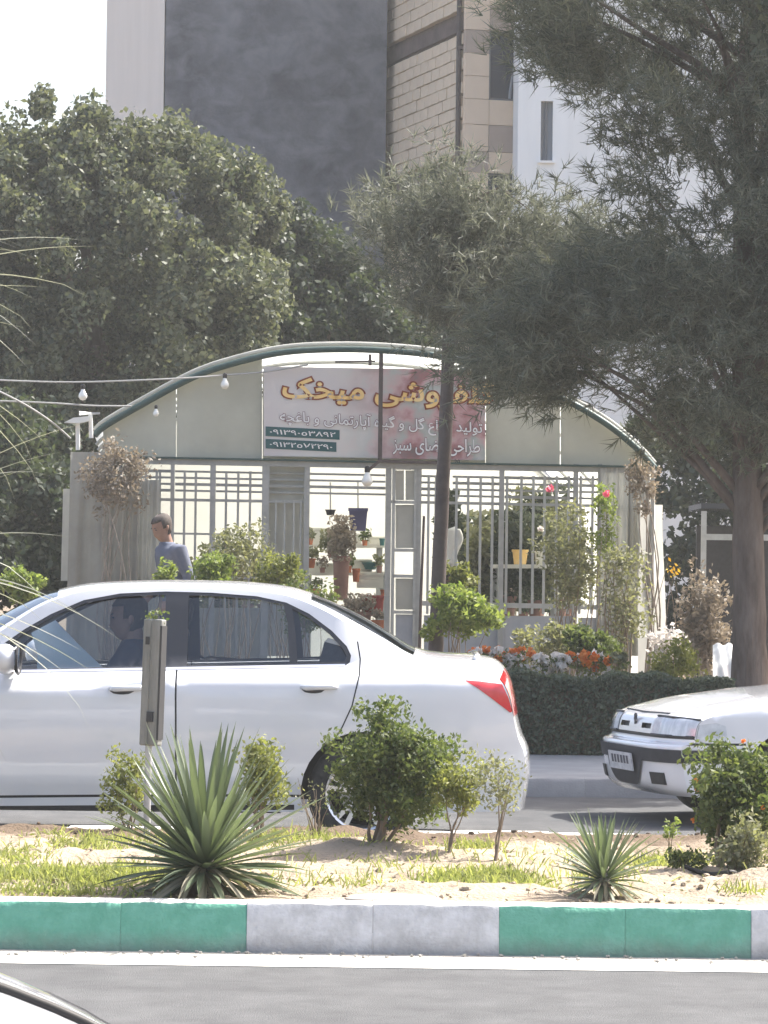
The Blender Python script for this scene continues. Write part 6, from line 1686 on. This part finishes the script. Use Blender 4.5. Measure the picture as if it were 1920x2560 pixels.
# pale sheet spread over the slope at the end of the hedge
mb = MB(); mb.grid(lambda u, v: P(1782 + 62 * u, 1728 - 118 * v, 28.9 + 0.75 * v) + Vector((0, 0, 0.012 * math.sin(u * 14 + v * 5))), 14, 14)
o = mb.build('spread_sheet', M_WHITE, base=tuple(P(1812, 1700, 29.0)), smooth=True); tag(o, 'white sheet spread on the slope next to the pine trunk', 'sheet')

# ------------------------------------------------------------------ people
def fused(name, mb, mat, parent, voxel, smooth=4):
    """joins overlapping limbs into one continuous skin"""
    me = bpy.data.meshes.new(name); me.from_pydata(mb.v, [], mb.f)
    ob = bpy.data.objects.new(name, me); COL.objects.link(ob)
    md = ob.modifiers.new('remesh', 'REMESH'); md.mode = 'VOXEL'; md.voxel_size = voxel; md.use_smooth_shade = True
    sm = ob.modifiers.new('smooth', 'SMOOTH'); sm.factor = 0.5; sm.iterations = smooth
    dg = bpy.context.evaluated_depsgraph_get()
    m2 = bpy.data.meshes.new_from_object(ob.evaluated_get(dg)); bpy.data.objects.remove(ob)
    m2.materials.clear(); m2.materials.append(mat); m2.name = name
    m2.polygons.foreach_set('use_smooth', [True] * len(m2.polygons))
    o = bpy.data.objects.new(name, m2); COL.objects.link(o); o.parent = parent
    return o
def rings(mb, pts, n=18):           # pts: (centre, side radius, fore-aft radius), stacked along the spine; side = Y, fore-aft = X
    vs = []; fs = []
    for c, rs, rf in pts:
        for k in range(n):
            a = 2 * math.pi * k / n; vs.append(Vector(c) + Vector((math.cos(a) * rf, math.sin(a) * rs, 0)))
    for i in range(len(pts) - 1):
        for k in range(n): fs.append((i * n + k, i * n + (k + 1) % n, (i + 1) * n + (k + 1) % n, (i + 1) * n + k))
    fs.append(tuple(range(n - 1, -1, -1))); fs.append(tuple(range((len(pts) - 1) * n, len(pts) * n)))
    mb.add(vs, fs)
HEAD = [(-.125, .045, .022, .026), (-.110, .036, .048, .043), (-.080, .022, .072, .058), (-.045, .012, .088, .068), (-.010, .004, .097, .074), (.030, .0, .101, .077), (.065, -.004, .096, .074), (.092, -.008, .079, .060), (.110, -.010, .052, .040), (.120, -.010, .016, .013)]
def person(label, loc, rz, pose, skin, hair, shirt, trousers, bald=False, nod=12):
    """local frame: the person faces -X"""
    t = thing('person', label, 'person', loc, rz)
    J = {k: (Vector(p), r) for k, (p, r) in pose.items()}
    V = lambda *a: Vector(a)
    p = lambda k: J[k][0]
    rr = lambda k: J[k][1] if isinstance(J[k][1], tuple) else (J[k][1], J[k][1])
    sk = p('skull'); up = Matrix.Rotation(R(-nod), 3, 'Y') @ V(0, 0, 1); fw = Matrix.Rotation(R(-nod), 3, 'Y') @ V(-1, 0, 0); sd_ = up.cross(fw)
    # ---- body
    mb = MB()
    rings(mb, [(p('pelvis') - V(0, 0, .06), rr('pelvis')[0] * .8, rr('pelvis')[1] * .8), (p('pelvis'), *rr('pelvis')), (p('spine'), *rr('spine')), (p('chest'), *rr('chest')), (p('chest').lerp(p('neck'), .5), .13, .085), (p('chest').lerp(p('neck'), .85), .075, .065)])
    mb.tube([p('chest').lerp(p('neck'), .6), p('neck'), p('neck').lerp(sk, .55)], [.064, .058, .055], 14)
    n = 24; vs = []; fs = []
    for h, c, a_, b_ in HEAD:
        for k in range(n):
            an = 2 * math.pi * k / n; ca = math.cos(an)
            ext = 0.0
            if ca > .9: ext = {-.045: .020, -.010: .012, .030: .002, -.080: .004}.get(h, 0.0) * (ca - .9) / .1
            if h == .030 and ca > .5: ext += .003
            vs.append(sk + up * h + fw * (c + (a_ + ext) * ca) + sd_ * b_ * math.sin(an))
    for i in range(len(HEAD) - 1):
        for k in range(n): fs.append((i * n + k, i * n + (k + 1) % n, (i + 1) * n + (k + 1) % n, (i + 1) * n + k))
    fs.append(tuple(range(n))); fs.append(tuple(range((len(HEAD) - 1) * n, len(HEAD) * n)))
    mb.add(vs, fs)
    for g in (1, -1): mb.blob(sk + sd_ * g * .078 - fw * .012 - up * .012, (.016, .010, .030), 10, 8)
    for s in 'lr':
        mb.tube([p('sho' + s), p('sho' + s).lerp(p('elb' + s), .5), p('elb' + s), p('elb' + s).lerp(p('wri' + s), .4), p('wri' + s)], [.056, .050, .042, .040, .028], 12)
        mb.tube([p('hip' + s) + V(0, 0, .05), p('hip' + s).lerp(p('kne' + s), .5), p('kne' + s), p('kne' + s).lerp(p('ank' + s), .35), p('ank' + s)], [.088, .078, .060, .058, .040], 12)
        mb.tube([p('ank' + s), p('toe' + s)], [.042, .032], 10)
        w = p('wri' + s); q = p('palm' + s); d = (q - w).normalized(); side = d.cross(V(0, 1, 0)); side = side.normalized() if side.length > .1 else V(1, 0, 0); lat = side.cross(d)
        mb.tube([w, w.lerp(q, .5), q + d * .03], [.027, .034, .034], 10)
        for o_, l in ((-.030, .062), (-.010, .078), (.010, .074), (.030, .058)):
            a = q + side * o_ + d * .02; mb.tube([a, a + d * l * .55 + lat * .008, a + d * l * .95 + lat * .03], [.0105, .0100, .0085], 8)
        a = w.lerp(q, .5) - side * .026; mb.tube([a, a + d * .03 - side * .022 + lat * .01, a + d * .062 - side * .026 + lat * .02], [.014, .012, .010], 8)
    body = fused('body', mb, skin, t, 0.009, 3)
    for nm, mt, (f, u, w_), sz in (('eye', M_BLACK, (.089, .004, .032), (.008, .012, .006)), ('brow', hair, (.096, .024, .033), (.007, .020, .005))):
        for g in (1, -1): MB().blob(sk + fw * f + up * u + sd_ * g * w_, sz, 8, 6).build(nm, mt, body, smooth=True, world=False)
    MB().blob(sk + fw * .090 - up * .072, (.008, .024, .006), 8, 6).build('mouth', M_BROWNPOT, body, smooth=True, world=False)
    # ---- hair: a close cap over the back, sides and (unless bald) the top
    hv = []; hf = []
    for h, c, a_, b_ in HEAD:
        for k in range(n):
            an = 2 * math.pi * k / n; hv.append(sk + up * (h * 1.03 + .003) + fw * (c + (a_ + .007) * math.cos(an)) + sd_ * (b_ + .007) * math.sin(an))
    for i in range(len(HEAD) - 1):
        for k in range(n):
            ca = math.cos(2 * math.pi * (k + .5) / n); h = (HEAD[i][0] + HEAD[i + 1][0]) / 2
            low = -.075 if ca < -.35 else (-.02 if ca < .15 else .048 if ca < .6 else .075)
            if h < low or (bald and (ca > .25 or h > .088)): continue
            hf.append((i * n + k, i * n + (k + 1) % n, (i + 1) * n + (k + 1) % n, (i + 1) * n + k))
    hb = MB(); hb.add(hv, hf); ho = hb.build('hair', hair, t, smooth=True, world=False, recalc=False); sm = ho.modifiers.new('thick', 'SOLIDIFY'); sm.thickness = 0.010
    # ---- shirt with collar and sleeves, trousers, shoes
    sb = MB(); g = .022
    rings(sb, [(p('pelvis') - V(0, 0, .10), rr('pelvis')[0] + .02, rr('pelvis')[1] + .02), (p('pelvis'), rr('pelvis')[0] + .03, rr('pelvis')[1] + .03), (p('spine'), rr('spine')[0] + .03, rr('spine')[1] + .028), (p('chest'), rr('chest')[0] + g, rr('chest')[1] + g), (p('chest').lerp(p('neck'), .45), .165, .112), (p('chest').lerp(p('neck'), .72), .105, .086), (p('chest').lerp(p('neck'), .98), .076, .074)])
    for s in 'lr':
        a, b2, c = p('sho' + s), p('elb' + s), p('wri' + s)
        sb.tube([a.lerp(p('chest'), .25), a, a.lerp(b2, .5), b2, b2.lerp(c, .5), b2.lerp(c, .9)], [.080, .078, .068, .060, .052, .044], 14)
    so = fused('shirt', sb, shirt, t, 0.012, 4)
    cb_ = MB(); cb_.tube([p('neck') - V(0, 0, .03) + V(math.cos(a) * .072, math.sin(a) * .074, -.02 * (1 - math.cos(a))) for a in [2 * math.pi * k / 20 for k in range(21)]], .016, 8, cap=False); cb_.build('collar', trousers, so, smooth=True, world=False)
    tb = MB()
    rings(tb, [(p('pelvis') - V(0, 0, .09), rr('pelvis')[0] + .012, rr('pelvis')[1] + .012), (p('pelvis') + V(0, 0, .02), rr('pelvis')[0] + .014, rr('pelvis')[1] + .014)])
    for s in 'lr': tb.tube([p('hip' + s) + V(0, 0, .05), p('hip' + s).lerp(p('kne' + s), .5), p('kne' + s), p('kne' + s).lerp(p('ank' + s), .94)], [.105, .094, .078, .068], 14)
    fused('trousers', tb, trousers, t, 0.012, 4)
    for s in 'lr': MB().blob(p('ank' + s).lerp(p('toe' + s), .45) - V(0, 0, .012), (.145, .052, .05), 14, 8).build('shoe', M_BLACK, t, smooth=True, world=False)
    return t
stand = {'pelvis': ((0, 0, .93), (.135, .115)), 'spine': ((-.01, 0, 1.12), (.135, .11)), 'chest': ((-.05, 0, 1.35), (.165, .12)), 'neck': ((-.085, 0, 1.485), .062), 'skull': ((-.130, 0, 1.625), .1),
         'shol': ((-.04, -.19, 1.41), .062), 'elbl': ((.04, -.26, 1.12), .046), 'wril': ((-.14, -.24, .92), .032), 'palml': ((-.21, -.23, .86), .034),
         'shor': ((-.04, .19, 1.41), .062), 'elbr': ((.02, .26, 1.12), .046), 'wrir': ((-.16, .22, .95), .032), 'palmr': ((-.23, .21, .90), .034),
         'hipl': ((0, -.095, .86), .095), 'knel': ((-.02, -.10, .48), .066), 'ankl': ((.03, -.10, .09), .044), 'toel': ((-.13, -.11, .04), .034),
         'hipr': ((0, .095, .86), .095), 'kner': ((-.03, .10, .48), .066), 'ankr': ((.02, .10, .09), .044), 'toer': ((-.14, .11, .04), .034)}
mp = P(436, 1440, 33.7)
person('man in a blue grey shirt with bowed head standing by the hanging plastic', (mp.x, 33.7, bed_z(mp.x, 33.7)), R(28), stand, M_SKIN, M_HAIR, M_SHIRT, M_TROUS, nod=24)
sit = {'pelvis': ((.05, 0, .62), (.15, .13)), 'spine': ((.10, 0, .80), (.14, .12)), 'chest': ((.12, 0, 1.02), (.16, .12)), 'neck': ((.10, 0, 1.13), .056), 'skull': ((.07, 0, 1.25), .088),
       'shol': ((.11, -.18, 1.07), .06), 'elbl': ((-.06, -.23, .86), .045), 'wril': ((-.30, -.17, .92), .032), 'palml': ((-.36, -.15, .95), .034),
       'shor': ((.11, .18, 1.07), .06), 'elbr': ((-.06, .23, .86), .045), 'wrir': ((-.30, .15, .92), .032), 'palmr': ((-.36, .14, .95), .034),
       'hipl': ((0, -.10, .62), .09), 'knel': ((-.42, -.11, .66), .066), 'ankl': ((-.58, -.11, .34), .044), 'toel': ((-.72, -.11, .33), .034),
       'hipr': ((0, .10, .62), .09), 'kner': ((-.42, .11, .66), .066), 'ankr': ((-.58, .11, .34), .044), 'toer': ((-.72, .11, .33), .034)}
person('driver in a dark navy shirt at the wheel of the passing white car', (car1.location.x - 1.40, car1.location.y - 0.38, 0.0), 0.0, sit, M_SKIN, M_HAIRD, M_NAVY, M_TROUS, nod=4)
# ------------------------------------------------------------------ dusty air
hm = bpy.data.materials.new('dusty_air'); hm.use_nodes = True
t = hm.node_tree; t.nodes.remove(t.nodes['Principled BSDF'])
pv = t.nodes.new('ShaderNodeVolumePrincipled')
pv.inputs['Color'].default_value = (0.97, 0.985, 0.98, 1)
pv.inputs['Density'].default_value = 0.0009
pv.inputs['Anisotropy'].default_value = 0.2
t.links.new(pv.outputs[0], t.nodes['Material Output'].inputs['Volume'])
hz = MB().box((0, 220, 8.2), (620, 580, 18.4)).build('haze', hm)
tag(hz, 'thin dusty air over the whole street', 'haze', kind='stuff')
